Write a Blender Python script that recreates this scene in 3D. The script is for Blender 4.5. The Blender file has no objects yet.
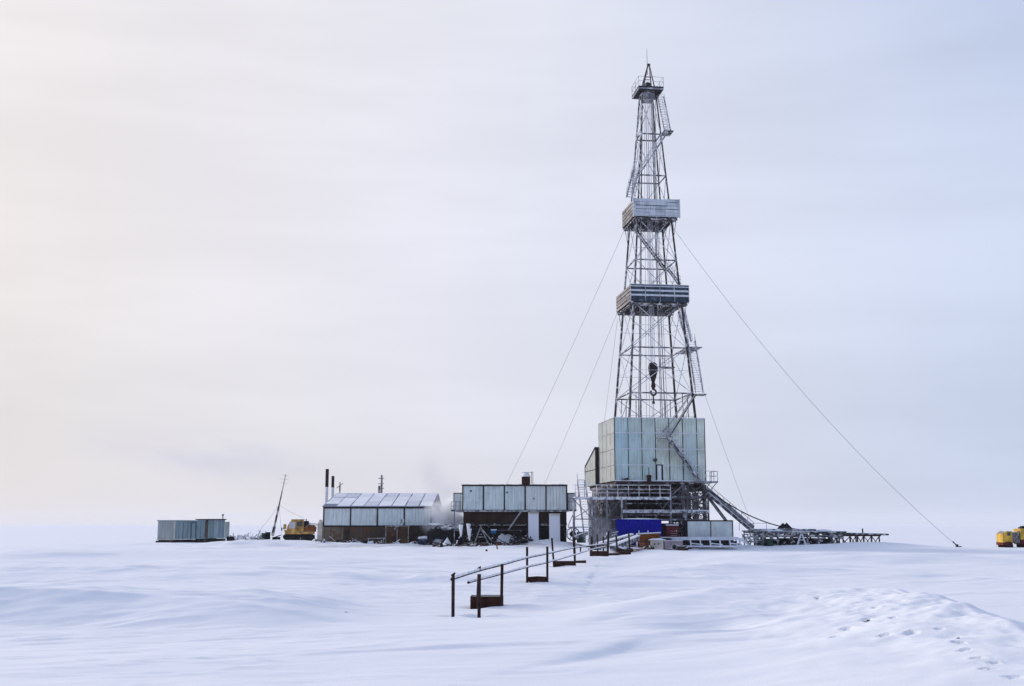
import bpy, math, random
import numpy as np
from mathutils import Vector, Matrix, noise as mnoise

random.seed(7)
scene = bpy.context.scene
COL = scene.collection
PI = math.pi

# ------------------------------------------------------------------ camera
F_PX, W_PX, H_PX = 1138.0, 1024, 686
CAM_Z, TILT = 3.0, math.radians(9.04)
cam_data = bpy.data.cameras.new('camera')
cam_data.sensor_width = 36.0
cam_data.lens = F_PX / W_PX * 36.0
cam_data.clip_start = 0.2
cam_data.clip_end = 20000
cam = bpy.data.objects.new('camera', cam_data)
COL.objects.link(cam)
cam.location = (0, 0, CAM_Z)
cam.rotation_euler = (PI / 2 + TILT, 0, 0)
scene.camera = cam


def ray(px, py):
    r, u = px - W_PX / 2, H_PX / 2 - py
    st, ct = math.sin(TILT), math.cos(TILT)
    return Vector((r, F_PX * ct - u * st, F_PX * st + u * ct))


def at(px, py, Y):
    """point of the place at distance Y seen in direction (px, py)"""
    d = ray(px, py)
    return Vector((0, 0, CAM_Z)) + d * (Y / d.y)


def zx(px, Y):
    """world x of a point near the horizon line at distance Y"""
    return at(px, 524, Y).x


# ------------------------------------------------------------------ mesh builder
class MB:
    def __init__(s):
        s.v, s.f, s.t = [], [], []
        s.tint = 0.5

    def add(s, vs, fs, tint=None):
        o = len(s.v)
        s.v += [Vector(p) for p in vs]
        for f in fs:
            s.f.append([i + o for i in f])
            s.t.append(s.tint if tint is None else tint)
        return s

    def box(s, x0, x1, y0, y1, z0, z1, tint=None):
        vs = [(x0, y0, z0), (x1, y0, z0), (x1, y1, z0), (x0, y1, z0),
              (x0, y0, z1), (x1, y0, z1), (x1, y1, z1), (x0, y1, z1)]
        fs = [(0, 3, 2, 1), (4, 5, 6, 7), (0, 1, 5, 4), (1, 2, 6, 5), (2, 3, 7, 6), (3, 0, 4, 7)]
        return s.add(vs, fs, tint)

    def hexa(s, vs, tint=None):
        fs = [(0, 3, 2, 1), (4, 5, 6, 7), (0, 1, 5, 4), (1, 2, 6, 5), (2, 3, 7, 6), (3, 0, 4, 7)]
        return s.add(vs, fs, tint)

    def bar(s, p, q, w, h=None, up=(0, 0, 1), tint=None):
        p, q = Vector(p), Vector(q)
        h = h or w
        d = (q - p).normalized()
        u = Vector(up)
        if abs(d.dot(u)) > .98:
            u = Vector((0, 1, 0))
        a = d.cross(u).normalized() * (w / 2)
        b = a.cross(d).normalized() * (h / 2)
        vs = [p - a - b, p + a - b, p + a + b, p - a + b, q - a - b, q + a - b, q + a + b, q - a + b]
        fs = [(0, 1, 2, 3), (4, 7, 6, 5), (0, 4, 5, 1), (1, 5, 6, 2), (2, 6, 7, 3), (3, 7, 4, 0)]
        return s.add(vs, fs, tint)

    def tube(s, p, q, r, r2=None, n=8, tint=None):
        p, q = Vector(p), Vector(q)
        r2 = r if r2 is None else r2
        d = (q - p).normalized()
        u = Vector((0, 0, 1)) if abs(d.z) < .95 else Vector((0, 1, 0))
        a = d.cross(u).normalized()
        b = d.cross(a).normalized()
        vs = []
        for c, rr in ((p, r), (q, r2)):
            for k in range(n):
                t = 2 * PI * k / n
                vs.append(c + a * (rr * math.cos(t)) + b * (rr * math.sin(t)))
        fs = [(k, (k + 1) % n, n + (k + 1) % n, n + k) for k in range(n)]
        fs.append(tuple(range(n - 1, -1, -1)))
        fs.append(tuple(range(n, 2 * n)))
        return s.add(vs, fs, tint)

    def path(s, pts, r, n=6):
        for p, q in zip(pts[:-1], pts[1:]):
            s.tube(p, q, r, n=n)
        return s

    def prism(s, poly, axis, a0, a1, tint=None):
        """poly in the two other axes, extruded along axis"""
        n = len(poly)

        def P(u, v, a):
            return {'x': (a, u, v), 'y': (u, a, v), 'z': (u, v, a)}[axis]
        vs = [P(u, v, a0) for u, v in poly] + [P(u, v, a1) for u, v in poly]
        fs = [tuple(range(n)), tuple(range(2 * n - 1, n - 1, -1))]
        fs += [(k, n + k, n + (k + 1) % n, (k + 1) % n) for k in range(n)]
        return s.add(vs, fs, tint)

    def lump(s, c, rx, ry, rz, amp=.25, seed=0, nu=18, nv=9, half=True, freq=1.4):
        c = Vector(c)
        vs, fs = [], []
        top = nv + 1
        for j in range(top):
            ph = (PI / 2) * j / nv if half else PI * j / nv
            for i in range(nu):
                th = 2 * PI * i / nu
                d = Vector((math.cos(th) * math.sin(ph), math.sin(th) * math.sin(ph), math.cos(ph)))
                k = 1 + amp * mnoise.noise(d * freq + Vector((seed * 3.7, seed, 0))) * 1.6 \
                    + amp * .6 * mnoise.noise(d * freq * 2.7 + Vector((seed, 5, 0)))
                vs.append((c.x + d.x * rx * k, c.y + d.y * ry * k, c.z + d.z * rz * k))
        for j in range(top - 1):
            for i in range(nu):
                i2 = (i + 1) % nu
                fs.append((j * nu + i, (j + 1) * nu + i, (j + 1) * nu + i2, j * nu + i2))
        return s.add(vs, fs)

    def build(s, name, mat, parent=None, world=False, smooth=False, bevel=0):
        me = bpy.data.meshes.new(name)
        vs = s.v
        base = None
        if parent is None:
            mn = [min(p[k] for p in vs) for k in range(3)]
            mx = [max(p[k] for p in vs) for k in range(3)]
            base = Vector(((mn[0] + mx[0]) / 2, (mn[1] + mx[1]) / 2, mn[2]))
            vs = [p - base for p in vs]
        elif world:
            rt_ = parent
            while rt_.parent:
                rt_ = rt_.parent
            inv = INV[rt_.as_pointer()]
            vs = [inv @ p for p in vs]
        me.from_pydata([tuple(p) for p in vs], [], s.f)
        me.materials.append(mat)
        at_ = me.attributes.new('tint', 'FLOAT', 'FACE')
        at_.data.foreach_set('value', s.t)
        if smooth:
            for p in me.polygons:
                p.use_smooth = True
        me.update()
        o = bpy.data.objects.new(name, me)
        COL.objects.link(o)
        if base is not None:
            o.location = base
        else:
            o.parent = parent
        if bevel:
            m = o.modifiers.new('edge_bevel', 'BEVEL')
            m.width = bevel
            m.segments = 2
        return o


INV = {}


def tag(o, label, cat, group=None, kind=None):
    o['label'] = label
    o['category'] = cat
    if group:
        o['group'] = group
    if kind:
        o['kind'] = kind
    return o


def thing(name, label, cat, loc=(0, 0, 0), rz=0, group=None):
    o = bpy.data.objects.new(name, None)
    o.empty_display_size = .3
    COL.objects.link(o)
    o.location = loc
    o.rotation_euler = (0, 0, rz)
    INV[o.as_pointer()] = (Matrix.Translation(Vector(loc)) @ Matrix.Rotation(rz, 4, 'Z')).inverted()
    return tag(o, label, cat, group)


# ------------------------------------------------------------------ materials
def mat(name, base, rough=.75, var=.18, vscale=1.5, snow=.0, frost=.0, fscale=2.0, corr=0, streak=0,
        tintcol=None, metal=0, spec=.10, rust=0, stretch=1.0):
    m = bpy.data.materials.new(name)
    m.use_nodes = True
    nt = m.node_tree
    nd, lk = nt.nodes, nt.links
    b = nd['Principled BSDF']
    b.inputs['Roughness'].default_value = rough
    b.inputs['Metallic'].default_value = metal
    b.inputs['Specular IOR Level'].default_value = spec
    tc = nd.new('ShaderNodeTexCoord')
    geo = nd.new('ShaderNodeNewGeometry')

    def math_(op, a, c=None, clamp=False):
        n = nd.new('ShaderNodeMath')
        n.operation = op
        n.use_clamp = clamp
        for k, x in enumerate((a, c)):
            if x is None:
                continue
            if isinstance(x, (int, float)):
                n.inputs[k].default_value = x
            else:
                lk.new(x, n.inputs[k])
        return n.outputs[0]

    def noise(scale, vec=None, detail=4):
        n = nd.new('ShaderNodeTexNoise')
        n.inputs['Scale'].default_value = scale
        n.inputs['Detail'].default_value = detail
        lk.new(vec or tc.outputs['Object'], n.inputs['Vector'])
        return n.outputs['Fac']

    def mix(fac, a, c):
        n = nd.new('ShaderNodeMix')
        n.data_type = 'RGBA'
        for sock, x in ((n.inputs[0], fac), (n.inputs[6], a), (n.inputs[7], c)):
            if isinstance(x, (int, float)):
                sock.default_value = x
            elif isinstance(x, tuple):
                sock.default_value = (*x, 1)
            else:
                lk.new(x, sock)
        return n.outputs[2]

    def ramp(x, lo, hi):
        n = nd.new('ShaderNodeMapRange')
        n.interpolation_type = 'SMOOTHSTEP'
        n.inputs['From Min'].default_value = lo
        n.inputs['From Max'].default_value = hi
        lk.new(x, n.inputs['Value'])
        return n.outputs['Result']

    dark = tuple(c * (1 - var) for c in base)
    lite = tuple(min(1, c * (1 + var)) for c in base)
    col = mix(ramp(noise(vscale), .3, .7), dark, lite)
    if tintcol:
        a = nd.new('ShaderNodeAttribute')
        a.attribute_name = 'tint'
        col = mix(a.outputs['Fac'], col, tuple(tintcol))
    sep = nd.new('ShaderNodeSeparateXYZ')
    lk.new(tc.outputs['Object'], sep.inputs[0])
    if streak or corr:
        xy = math_('ADD', sep.outputs['X'], sep.outputs['Y'])
    if streak:
        cb = nd.new('ShaderNodeCombineXYZ')
        lk.new(math_('MULTIPLY', xy, 5.0), cb.inputs['X'])
        lk.new(math_('MULTIPLY', sep.outputs['Z'], .35), cb.inputs['Z'])
        st = ramp(noise(1.0, cb.outputs[0], 5), .35, .75)
        col = mix(math_('MULTIPLY', st, streak), col, tuple(c * .55 for c in base))
    if rust:
        rs = ramp(noise(1.1, None, 6), .5, .66)
        col = mix(math_('MULTIPLY', rs, rust), col, (.13, .055, .025))
    if corr:
        w = math_('SINE', math_('MULTIPLY', xy, 2 * PI / corr))
        bp = nd.new('ShaderNodeBump')
        bp.inputs['Strength'].default_value = .6
        bp.inputs['Distance'].default_value = .05
        lk.new(w, bp.inputs['Height'])
        lk.new(bp.outputs[0], b.inputs['Normal'])
        col = mix(math_('MULTIPLY', ramp(w, -1.0, -.5), -.22), col, col) if False else col
    SN = (.80, .82, .86)
    if frost:
        fr = ramp(noise(fscale, None, 5), .62 - frost * .35, .82 - frost * .35)
        col = mix(math_('MULTIPLY', fr, min(1, frost + .3)), col, (.70, .71, .73))
    if snow:
        sg = nd.new('ShaderNodeSeparateXYZ')
        lk.new(geo.outputs['Normal'], sg.inputs[0])
        up = ramp(sg.outputs['Z'], .45, .75)
        ns = ramp(noise(1.7, None, 4), .62 - snow * .5, .75 - snow * .5)
        col = mix(math_('MULTIPLY', up, ns), col, SN)
    lk.new(col, b.inputs['Base Color'])
    return m


M = {}
M['steel'] = mat('dark_steel', (.06, .057, .062), .7, .3, 1.2, snow=.8, frost=.47, fscale=1.8)
M['steel_brown'] = mat('brown_steel', (.05, .036, .032), .8, .3, 1.2, snow=.7, frost=.30, fscale=1.7)
M['frosted'] = mat('frosted_steel', (.17, .17, .19), .8, .3, 2, snow=.9, frost=.52, fscale=2.2)
M['hoar'] = mat('hoarfrosted_steel', (.26, .26, .29), .85, .3, 2, snow=1.0, frost=.75, fscale=2.6)
M['sub_steel'] = mat('substructure_steel', (.095, .09, .095), .8, .35, 1.2, snow=.75, frost=.17, fscale=1.3)
M['grey_steel'] = mat('grey_steel', (.19, .19, .21), .7, .25, 1.5, snow=.8, frost=.38, fscale=1.2)
M['line'] = mat('wire_rope', (.24, .25, .28), .7, .1)
M['block'] = mat('block_metal', (.035, .022, .02), .8, .3, 1.5)
M['pale_line'] = mat('pale_wire', (.5, .52, .58), .7, .1)
M['panel'] = mat('blue_panel', (.43, .55, .57), .6, .13, .8, snow=.3, streak=.35, tintcol=(.42, .53, .58), corr=.4)
M['panel_blue'] = mat('pale_blue_panel', (.64, .74, .72), .6, .12, .8, streak=.5, tintcol=(.76, .80, .77), rust=.10, corr=.42, snow=.8)
M['panel_warm'] = mat('weathered_panel', (.39, .42, .405), .7, .12, .8, streak=.3, corr=.5)
M['panel_white'] = mat('pale_panel', (.66, .72, .69), .6, .1, .8, streak=.35, snow=.6)
M['seam'] = mat('dark_seam', (.035, .035, .045), .7, .2, snow=.4)
M['brown_trim'] = mat('brown_trim', (.028, .02, .022), .8, .2, snow=.5)
M['brown_wall'] = mat('brown_wall', (.035, .02, .014), .85, .35, 1.0, streak=.5)
M['shed_low'] = mat('rusty_sheet', (.05, .034, .028), .85, .4, .7, streak=.6, tintcol=(.18, .145, .10), rust=.8)
M['rust'] = mat('rust_metal', (.045, .019, .013), .85, .45, 2.5, snow=.9)
M['rust_lite'] = mat('light_rust', (.22, .085, .03), .85, .4, 2.0, snow=.8)
M['post'] = mat('rusty_post', (.034, .02, .018), .85, .4, 3.0, snow=.8)
M['black'] = mat('black_rubber', (.012, .012, .014), .85, .3, 1.5, snow=.45)
M['dark'] = mat('dark_clutter', (.022, .021, .024), .85, .4, 1.5, snow=.8, frost=.12)
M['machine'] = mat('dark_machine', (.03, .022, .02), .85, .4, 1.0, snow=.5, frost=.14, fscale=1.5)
M['tarp'] = mat('frosted_tarp', (.17, .155, .155), .9, .3, 1.2, frost=.36, fscale=1.6, streak=.5)
M['blue'] = mat('blue_paint', (.003, .007, .27), .75, .15, .7, snow=.9, corr=.3, spec=.08)
M['orange'] = mat('orange_paint', (.20, .062, .011), .65, .35, 1.0, snow=.95, rust=.7)
M['orange_veh'] = mat('orange_vehicle_paint', (.62, .36, .09), .65, .4, 1.6, snow=1.0, rust=.6, frost=.12)
M['yellow'] = mat('yellow_paint', (.58, .37, .05), .65, .25, 1.3, snow=.25, rust=.3)
M['redbrown'] = mat('red_brown_paint', (.10, .016, .018), .7, .25, 1.0, snow=.7)
M['white'] = mat('white_paint', (.66, .68, .74), .6, .12, 1.0, snow=.9)
M['cream'] = mat('cream_paint', (.55, .50, .42), .7, .2, 1.0, snow=1.0)
M['pinkish'] = mat('pinkish_crate', (.36, .29, .31), .7, .2, 1.2, snow=1.0)
M['green'] = mat('green_paint', (.02, .06, .04), .6, .2, 1.0, snow=.6)
M['bright_blue'] = mat('blue_plastic', (.02, .16, .42), .5, .15, 1.0, snow=.6)
M['wood'] = mat('grey_wood', (.24, .22, .21), .85, .3, 2.0, snow=.6, frost=.3)
M['plank'] = mat('pale_planks', (.50, .54, .57), .8, .3, 1.2, snow=.8, tintcol=(.64, .68, .70), streak=.5)
M['plank_tan'] = mat('tan_planks', (.33, .31, .29), .85, .3, 1.5, snow=.8, tintcol=(.20, .19, .19))
M['navy'] = mat('navy_panels', (.04, .06, .085), .7, .35, 1.2, frost=.08, fscale=2)
M['glass'] = mat('dark_glass', (.03, .035, .04), .15, .1, 1.0, spec=.6)
M['pale_glass'] = mat('frosted_glass', (.55, .57, .6), .4, .1, 1.0)
M['under'] = mat('deck_underside', (.03, .028, .035), .85, .3, 1.0, snow=.7)


def snow_mat():
    m = bpy.data.materials.new('snow')
    m.use_nodes = True
    nt = m.node_tree
    nd, lk = nt.nodes, nt.links
    b = nd['Principled BSDF']
    b.inputs['Roughness'].default_value = .85
    b.inputs['Specular IOR Level'].default_value = .15
    tc = nd.new('ShaderNodeTexCoord')
    mp = nd.new('ShaderNodeMapping')
    mp.inputs['Scale'].default_value = (.35, 1.0, 1.0)
    mp.inputs['Rotation'].default_value = (0, 0, math.radians(12))
    lk.new(tc.outputs['Object'], mp.inputs[0])
    n1 = nd.new('ShaderNodeTexNoise')
    n1.inputs['Scale'].default_value = 1.6
    n1.inputs['Detail'].default_value = 6
    lk.new(mp.outputs[0], n1.inputs['Vector'])
    n2 = nd.new('ShaderNodeTexNoise')
    n2.inputs['Scale'].default_value = 22
    n2.inputs['Detail'].default_value = 4
    lk.new(tc.outputs['Object'], n2.inputs['Vector'])
    ad = nd.new('ShaderNodeMath')
    ad.operation = 'MULTIPLY_ADD'
    ad.inputs[1].default_value = .24
    lk.new(n2.outputs['Fac'], ad.inputs[0])
    lk.new(n1.outputs['Fac'], ad.inputs[2])
    bp = nd.new('ShaderNodeBump')
    bp.inputs['Strength'].default_value = .32
    bp.inputs['Distance'].default_value = .10
    lk.new(ad.outputs[0], bp.inputs['Height'])
    lk.new(bp.outputs[0], b.inputs['Normal'])
    n3 = nd.new('ShaderNodeTexNoise')
    n3.inputs['Scale'].default_value = .12
    n3.inputs['Detail'].default_value = 5
    lk.new(mp.outputs[0], n3.inputs['Vector'])
    mx = nd.new('ShaderNodeMix')
    mx.data_type = 'RGBA'
    mx.inputs[6].default_value = (.79, .815, .86, 1)
    mx.inputs[7].default_value = (.85, .86, .885, 1)
    lk.new(n3.outputs['Fac'], mx.inputs[0])
    da = nd.new('ShaderNodeAttribute')
    da.attribute_name = 'dirt'
    ds = nd.new('ShaderNodeMath')
    ds.operation = 'MULTIPLY'
    ds.inputs[1].default_value = .42
    lk.new(da.outputs['Fac'], ds.inputs[0])
    m2 = nd.new('ShaderNodeMix')
    m2.data_type = 'RGBA'
    lk.new(ds.outputs[0], m2.inputs[0])
    lk.new(mx.outputs[2], m2.inputs[6])
    m2.inputs[7].default_value = (.30, .26, .22, 1)
    lk.new(m2.outputs[2], b.inputs['Base Color'])
    return m


M['snow'] = snow_mat()

# ------------------------------------------------------------------ ground
rng = np.random.RandomState(3)
PERM = rng.rand(256, 256)


def vnoise(x, y):
    xi, yi = np.floor(x).astype(int), np.floor(y).astype(int)
    fx, fy = x - xi, y - yi
    fx = fx * fx * (3 - 2 * fx)
    fy = fy * fy * (3 - 2 * fy)
    g = lambda i, j: PERM[i % 256, j % 256]
    return (g(xi, yi) * (1 - fx) + g(xi + 1, yi) * fx) * (1 - fy) + \
           (g(xi, yi + 1) * (1 - fx) + g(xi + 1, yi + 1) * fx) * fy - .5


def fbm(x, y, o=4):
    s, a = 0, 1
    for k in range(o):
        s = s + a * vnoise(x * 2 ** k + 17.3 * k, y * 2 ** k + 5.1 * k)
        a *= .5
    return s


def seg(x, y, pts, wl, wr, h):
    """a drift along a polyline: wl / wr fall-off widths on either side, h a height per point"""
    best = np.zeros_like(x)
    for (ax, ay, ha), (bx, by, hb) in zip([(*p, q) for p, q in zip(pts[:-1], h[:-1])],
                                          [(*p, q) for p, q in zip(pts[1:], h[1:])]):
        dx, dy = bx - ax, by - ay
        L2 = dx * dx + dy * dy
        t = np.clip(((x - ax) * dx + (y - ay) * dy) / L2, 0, 1)
        ox, oy = x - (ax + t * dx), y - (ay + t * dy)
        d = np.sqrt(ox * ox + oy * oy)
        side = (dx * oy - dy * ox) / math.sqrt(L2)
        bl = .5 + .5 * np.tanh(side / (.25 * min(wl, wr)))
        w = wr + (wl - wr) * bl
        face = np.clip(1 - d / (1.9 * wr), 0, 1) ** 1.15
        hh = ha + (hb - ha) * t
        best = np.maximum(best, hh * (bl * np.exp(-(d / w) ** 2) + (1 - bl) * face))
    return best


def bump(x, y, cx, cy, rx, ry, h):
    return h * np.exp(-((x - cx) / rx) ** 2 - ((y - cy) / ry) ** 2)


FEET = []
SCOUR = [(-1.97, 38, .35), (-1.1, 37.6, .35), (-1.3, 41.6, .5), (-.36, 41.6, .5), (.8, 59.6, .6), (1.85, 59.6, .6), (3.1, 83.5, .7), (4.65, 83.5, .7),
         (7.2, 103.5, .9), (8.7, 103.5, .9)]


def height(x, y):
    x = np.asarray(x, float)
    y = np.asarray(y, float)
    wx = x + 1.2 * vnoise(x * .2, y * .2)
    wy = y + 1.5 * vnoise(x * .13 + 9, y * .2 + 4)
    near = np.exp(-np.maximum(0, y - 70) / 60.0)
    h = .15 * fbm(wx * .05, wy * .10, 3) + .05 * fbm(wx * .3, wy * .6, 3) * (.3 + near)
    far = 1 - np.exp(-(np.maximum(0, y - 190) / 300.0))
    h = h + far * .9 * fbm(x * .008, y * .02, 4)
    # low drifts on the middle ground
    h = h + .85 * np.clip(fbm(wx * .06 + 3, wy * .12 + 8, 4) - .03, 0, 1) * (np.exp(-((y - 98) / 42.0) ** 2))
    # long ridge on the left, steep towards the camera
    ridge = seg(wx, wy, [(-40, 38.5), (-26, 38.2), (-17, 38.8), (-12, 38.0), (-8.0, 36.6), (-5.6, 34.0)], 9.0, 1.45,
                [.70, .98, .98, .86, .62, .0])
    scal = .5 + .5 * np.clip(fbm(x * .35 + 2, y * .1, 3) * 1.4 + .5, 0, 1)
    h = h + ridge * (.75 + .25 * scal) / (1 + np.exp((x + 6.3) / .9))
    h = h - bump(x, y, -16, 31.0, 9, 3.0, .22) - bump(x, y, -26, 33, 8, 3, .25)
    h = h + seg(wx, wy, [(-60, 62), (-30, 63), (-14, 61), (-5, 58)], 12.0, 3.4, [.60, .85, .60, .0])
    h = h + seg(wx, wy, [(-70, 100), (-40, 97), (-18, 103), (-2, 100)], 16.0, 5.5, [.6, .8, .7, .1])
    # drift right of the pipe line
    h = h + seg(wx, wy, [(2.6, 34.0), (4.6, 36.6), (7.0, 39.4), (10, 41)], 3.4, 2.3, [.0, .52, .56, .2])
    h = h - bump(x, y, 5.6, 32.4, 1.6, 1.2, .28)
    h = h + seg(wx, wy, [(-3.5, 29.6), (1.0, 29.2), (3.6, 30.0), (4.9, 32.4)], 4.5, 1.0, [.0, .17, .19, .0])
    # hollow beyond it
    h = h - bump(x, y, 12, 54, 8, 8, .38)
    h = h + seg(wx, wy, [(5, 66), (13, 70), (26, 68)], 7, 3.0, [.0, .55, .0])
    h = h + seg(wx, wy, [(14, 92), (30, 96), (50, 92)], 10, 4.0, [.0, .5, .0])
    # snow pile on the right
    h = h + seg(wx, wy, [(9.9, 16), (10.3, 22), (10.8, 26), (11.9, 32), (12.5, 38), (13.0, 44), (14.5, 51)], 4.6, 1.7,
                [.35, .62, .82, .92, .80, .50, .0])
    mound = np.exp(-((x - 10.5) / 4.0) ** 2 - ((y - 31) / 12) ** 2)
    h = h + .20 * fbm(wx * .8, wy * .8, 4) * mound
    h = h + .06 * np.clip(fbm(x * 2.1, y * 2.1, 3) - .08, 0, 1) * mound
    h = h + .16 * np.clip(fbm(x * .45 + 11, y * .8, 4), 0, 1) * np.exp(-((y - 62) / 16.0) ** 2)
    crest = np.exp(-((y - 39) / 3.5) ** 2) / (1 + np.exp((x + 6.3) / .9))
    h = h + .10 * fbm(x * .9, y * 1.4, 4) * crest
    # wind-ribbed snow round the camp and to the left of it
    h = h + .22 * fbm(wx * .22 + 3, wy * .5, 4) * np.exp(-((x + 34) / 30) ** 2 - ((y - 140) / 26) ** 2)
    h = h + .16 * fbm(wx * .25 + 9, wy * .45, 4) * np.exp(-((x - 14) / 34) ** 2 - ((y - 118) / 22) ** 2)
    # wind crust: small sharp-edged ribs in patches
    rx_, ry_ = x * .9 + y * .25, y * .9 - x * .25
    rib = 1 - np.abs(2 * (fbm(rx_ * .33, ry_ * 1.1, 3)))
    patch = np.clip(fbm(x * .09 + 4, y * .13 + 2, 3) * 2.2 + .35, 0, 1)
    h = h + .05 * np.clip(rib, 0, 1) ** 4 * patch * np.exp(-np.maximum(0, y - 60) / 50.0)
    h = h + .016 * np.clip(1 - np.abs(2.2 * fbm(rx_ * .9 + 7, ry_ * 2.6, 2)), 0, 1) ** 3 * patch * np.exp(-np.maximum(0, y - 38) / 20.0)
    h = h + .5 * np.clip(fbm(x * .25 + 5, y * .3, 4) + .02, 0, 1) * np.exp(-((x + 36) / 16) ** 2 - ((y - 155) / 6) ** 2)
    # uneven banks drifted against the buildings
    foot = np.exp(-((y - 148) / 9.0) ** 2) * np.exp(-((x - 4) / 40.0) ** 4)
    h = h + .50 * np.clip(fbm(x * .28 + 1, y * .33 + 7, 4) + .06, 0, 1) * foot
    h = h + bump(x, y, 38, 143.4, 11, 2.2, .40) + bump(x, y, 46, 144, 7, 2, .45)
    # snow heaped by the camp
    h = h + bump(x, y, -48, 164, 14, 7, .42) + bump(x, y, -31, 156, 9, 4, .80) + bump(x, y, -38, 153, 5, 3, .4)
    h = h + bump(x, y, 5.0, 147, 4.0, 4, .75) + bump(x, y, -2, 143, 6, 4, .25)
    h = h + bump(x, y, 12, 138, 6, 5, .30) + bump(x, y, -16, 153, 9, 3, .28)
    for fx, fy, r, d in FEET:
        m_ = (np.abs(x - fx) < 1.2) & (np.abs(y - fy) < 1.6)
        if not m_.any():
            continue
        q = ((x[m_] - fx) / r) ** 2 + ((y[m_] - fy) / (r * 1.4)) ** 2
        h[m_] += -d * np.exp(-q ** 3) + .2 * d * np.exp(-((np.sqrt(q) - 1.4) / .3) ** 2)
    # scour hollows and lee drifts round the posts and troughs
    for fx, fy, r in SCOUR:
        m_ = (np.abs(x - fx) < 4 * r) & (np.abs(y - fy) < 4 * r)
        if not m_.any():
            continue
        q = ((x[m_] - fx) / r) ** 2 + ((y[m_] - fy) / r) ** 2
        h[m_] += -.09 * np.exp(-q) + .10 * np.exp(-((x[m_] - fx - 1.6 * r) / (1.3 * r)) ** 2 - ((y[m_] - fy + .2 * r) / (.7 * r)) ** 2)
    return h


def gz(x, y):
    return float(height(np.array([x]), np.array([y]))[0])


def hit_ground(px, py, y0=15):
    """where the line of sight through (px, py) meets the snow"""
    d = ray(px, py)
    ys = y0 + np.arange(1500) * .06
    zs = CAM_Z + d.z * ys / d.y
    under = np.nonzero(zs < height(d.x * ys / d.y, ys))[0]
    if len(under) == 0:
        return None
    yy = ys[under[0]]
    return Vector((d.x * yy / d.y, yy, zs[under[0]]))


_new = []
for k, (px, py) in enumerate([(867, 620), (884, 636), (876, 607), (852, 612), (818, 598), (959, 643), (966, 650), (978, 658),
                              (988, 669), (994, 664), (1013, 677), (912, 633), (893, 618), (835, 637), (846, 629), (940, 630)]):
    p_ = hit_ground(px, py)
    if p_:
        _new.append((p_.x, p_.y, 0.075 + .018 * (k % 3), .10 + .03 * (k % 2)))
for k in range(22):
    t = k / 21
    p_ = hit_ground(586 + 13 * t + 5 * t * t + 1.6 * (-1) ** k, 592 - 32 * t, 25)
    if p_:
        _new.append((p_.x, p_.y, .13, .07))
FEET += _new


def steps(lo, hi, bands, far):
    """coordinates from lo to hi: bands = [(a, b, step)], growing outside by factor far"""
    c = []
    for a, b_, st in bands:
        n = max(1, int(round((b_ - a) / st)))
        c += [a + (b_ - a) * k / n for k in range(n)]
    c.append(bands[-1][1])
    s = bands[-1][2]
    while c[-1] < hi:
        s *= far
        c.append(c[-1] + s)
    s = bands[0][2]
    while c[0] > lo:
        s *= far
        c.insert(0, c[0] - s)
    return np.array(c)


gx = steps(-5000, 5000, [(-45, -8, .25), (-8, 6, .14), (6, 9, .10), (9, 13, .065), (13, 45, .35)], 1.06)
gy = steps(-60, 7000, [(16, 20, .15), (20, 42, .085), (42, 72, .18), (72, 170, .5)], 1.025)
GX, GY = np.meshgrid(gx, gy)
GZ = height(GX, GY)
nx, ny = len(gx), len(gy)
me = bpy.data.meshes.new('ground')
verts = np.stack([GX.ravel(), GY.ravel(), GZ.ravel()], 1)
idx = np.arange(nx * ny).reshape(ny, nx)
quads = np.stack([idx[:-1, :-1].ravel(), idx[:-1, 1:].ravel(), idx[1:, 1:].ravel(), idx[1:, :-1].ravel()], 1)
me.vertices.add(len(verts))
me.vertices.foreach_set('co', verts.ravel())
me.loops.add(quads.size)
me.loops.foreach_set('vertex_index', quads.ravel())
me.polygons.add(len(quads))
me.polygons.foreach_set('loop_start', np.arange(0, quads.size, 4))
me.polygons.foreach_set('loop_total', np.full(len(quads), 4))
me.polygons.foreach_set('use_smooth', np.ones(len(quads), bool))
me.update()
me.materials.append(M['snow'])
dx_, dy_ = GX.ravel(), GY.ravel()
dirt = np.clip(fbm(dx_ * .35 + 6, dy_ * .55 + 2, 5) * 3.0 - .15, 0, 1) * np.exp(-np.clip(np.abs(dy_ - 148) - 5, 0, None) ** 2 / 9.0) * np.exp(-((dx_ + 3) / 26.0) ** 4)
da = me.attributes.new('dirt', 'FLOAT', 'POINT')
da.data.foreach_set('value', dirt.astype(np.float32))
ground = bpy.data.objects.new('ground', me)
COL.objects.link(ground)
ground['kind'] = 'structure'
print('ground verts', nx * ny)

# ================================================================== DRILLING RIG
RX, RY, RROT = 18.75, 150.0, math.radians(7.5)
rig = thing('drilling_rig', 'tall frosted lattice drilling derrick standing on a panelled base with two planked balconies',
            'drilling rig', (RX, RY, 0), RROT)
RINV = INV[rig.as_pointer()]


def R(px, py, ly):
    """rig frame point on the plane y = ly seen in direction (px, py)"""
    o = RINV @ Vector((0, 0, CAM_Z))
    d = RINV.to_3x3() @ ray(px, py)
    return o + d * ((ly - o.y) / d.y)


def hw(z):
    return (8.2 - .152 * (z - 19.7)) / 2


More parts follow.
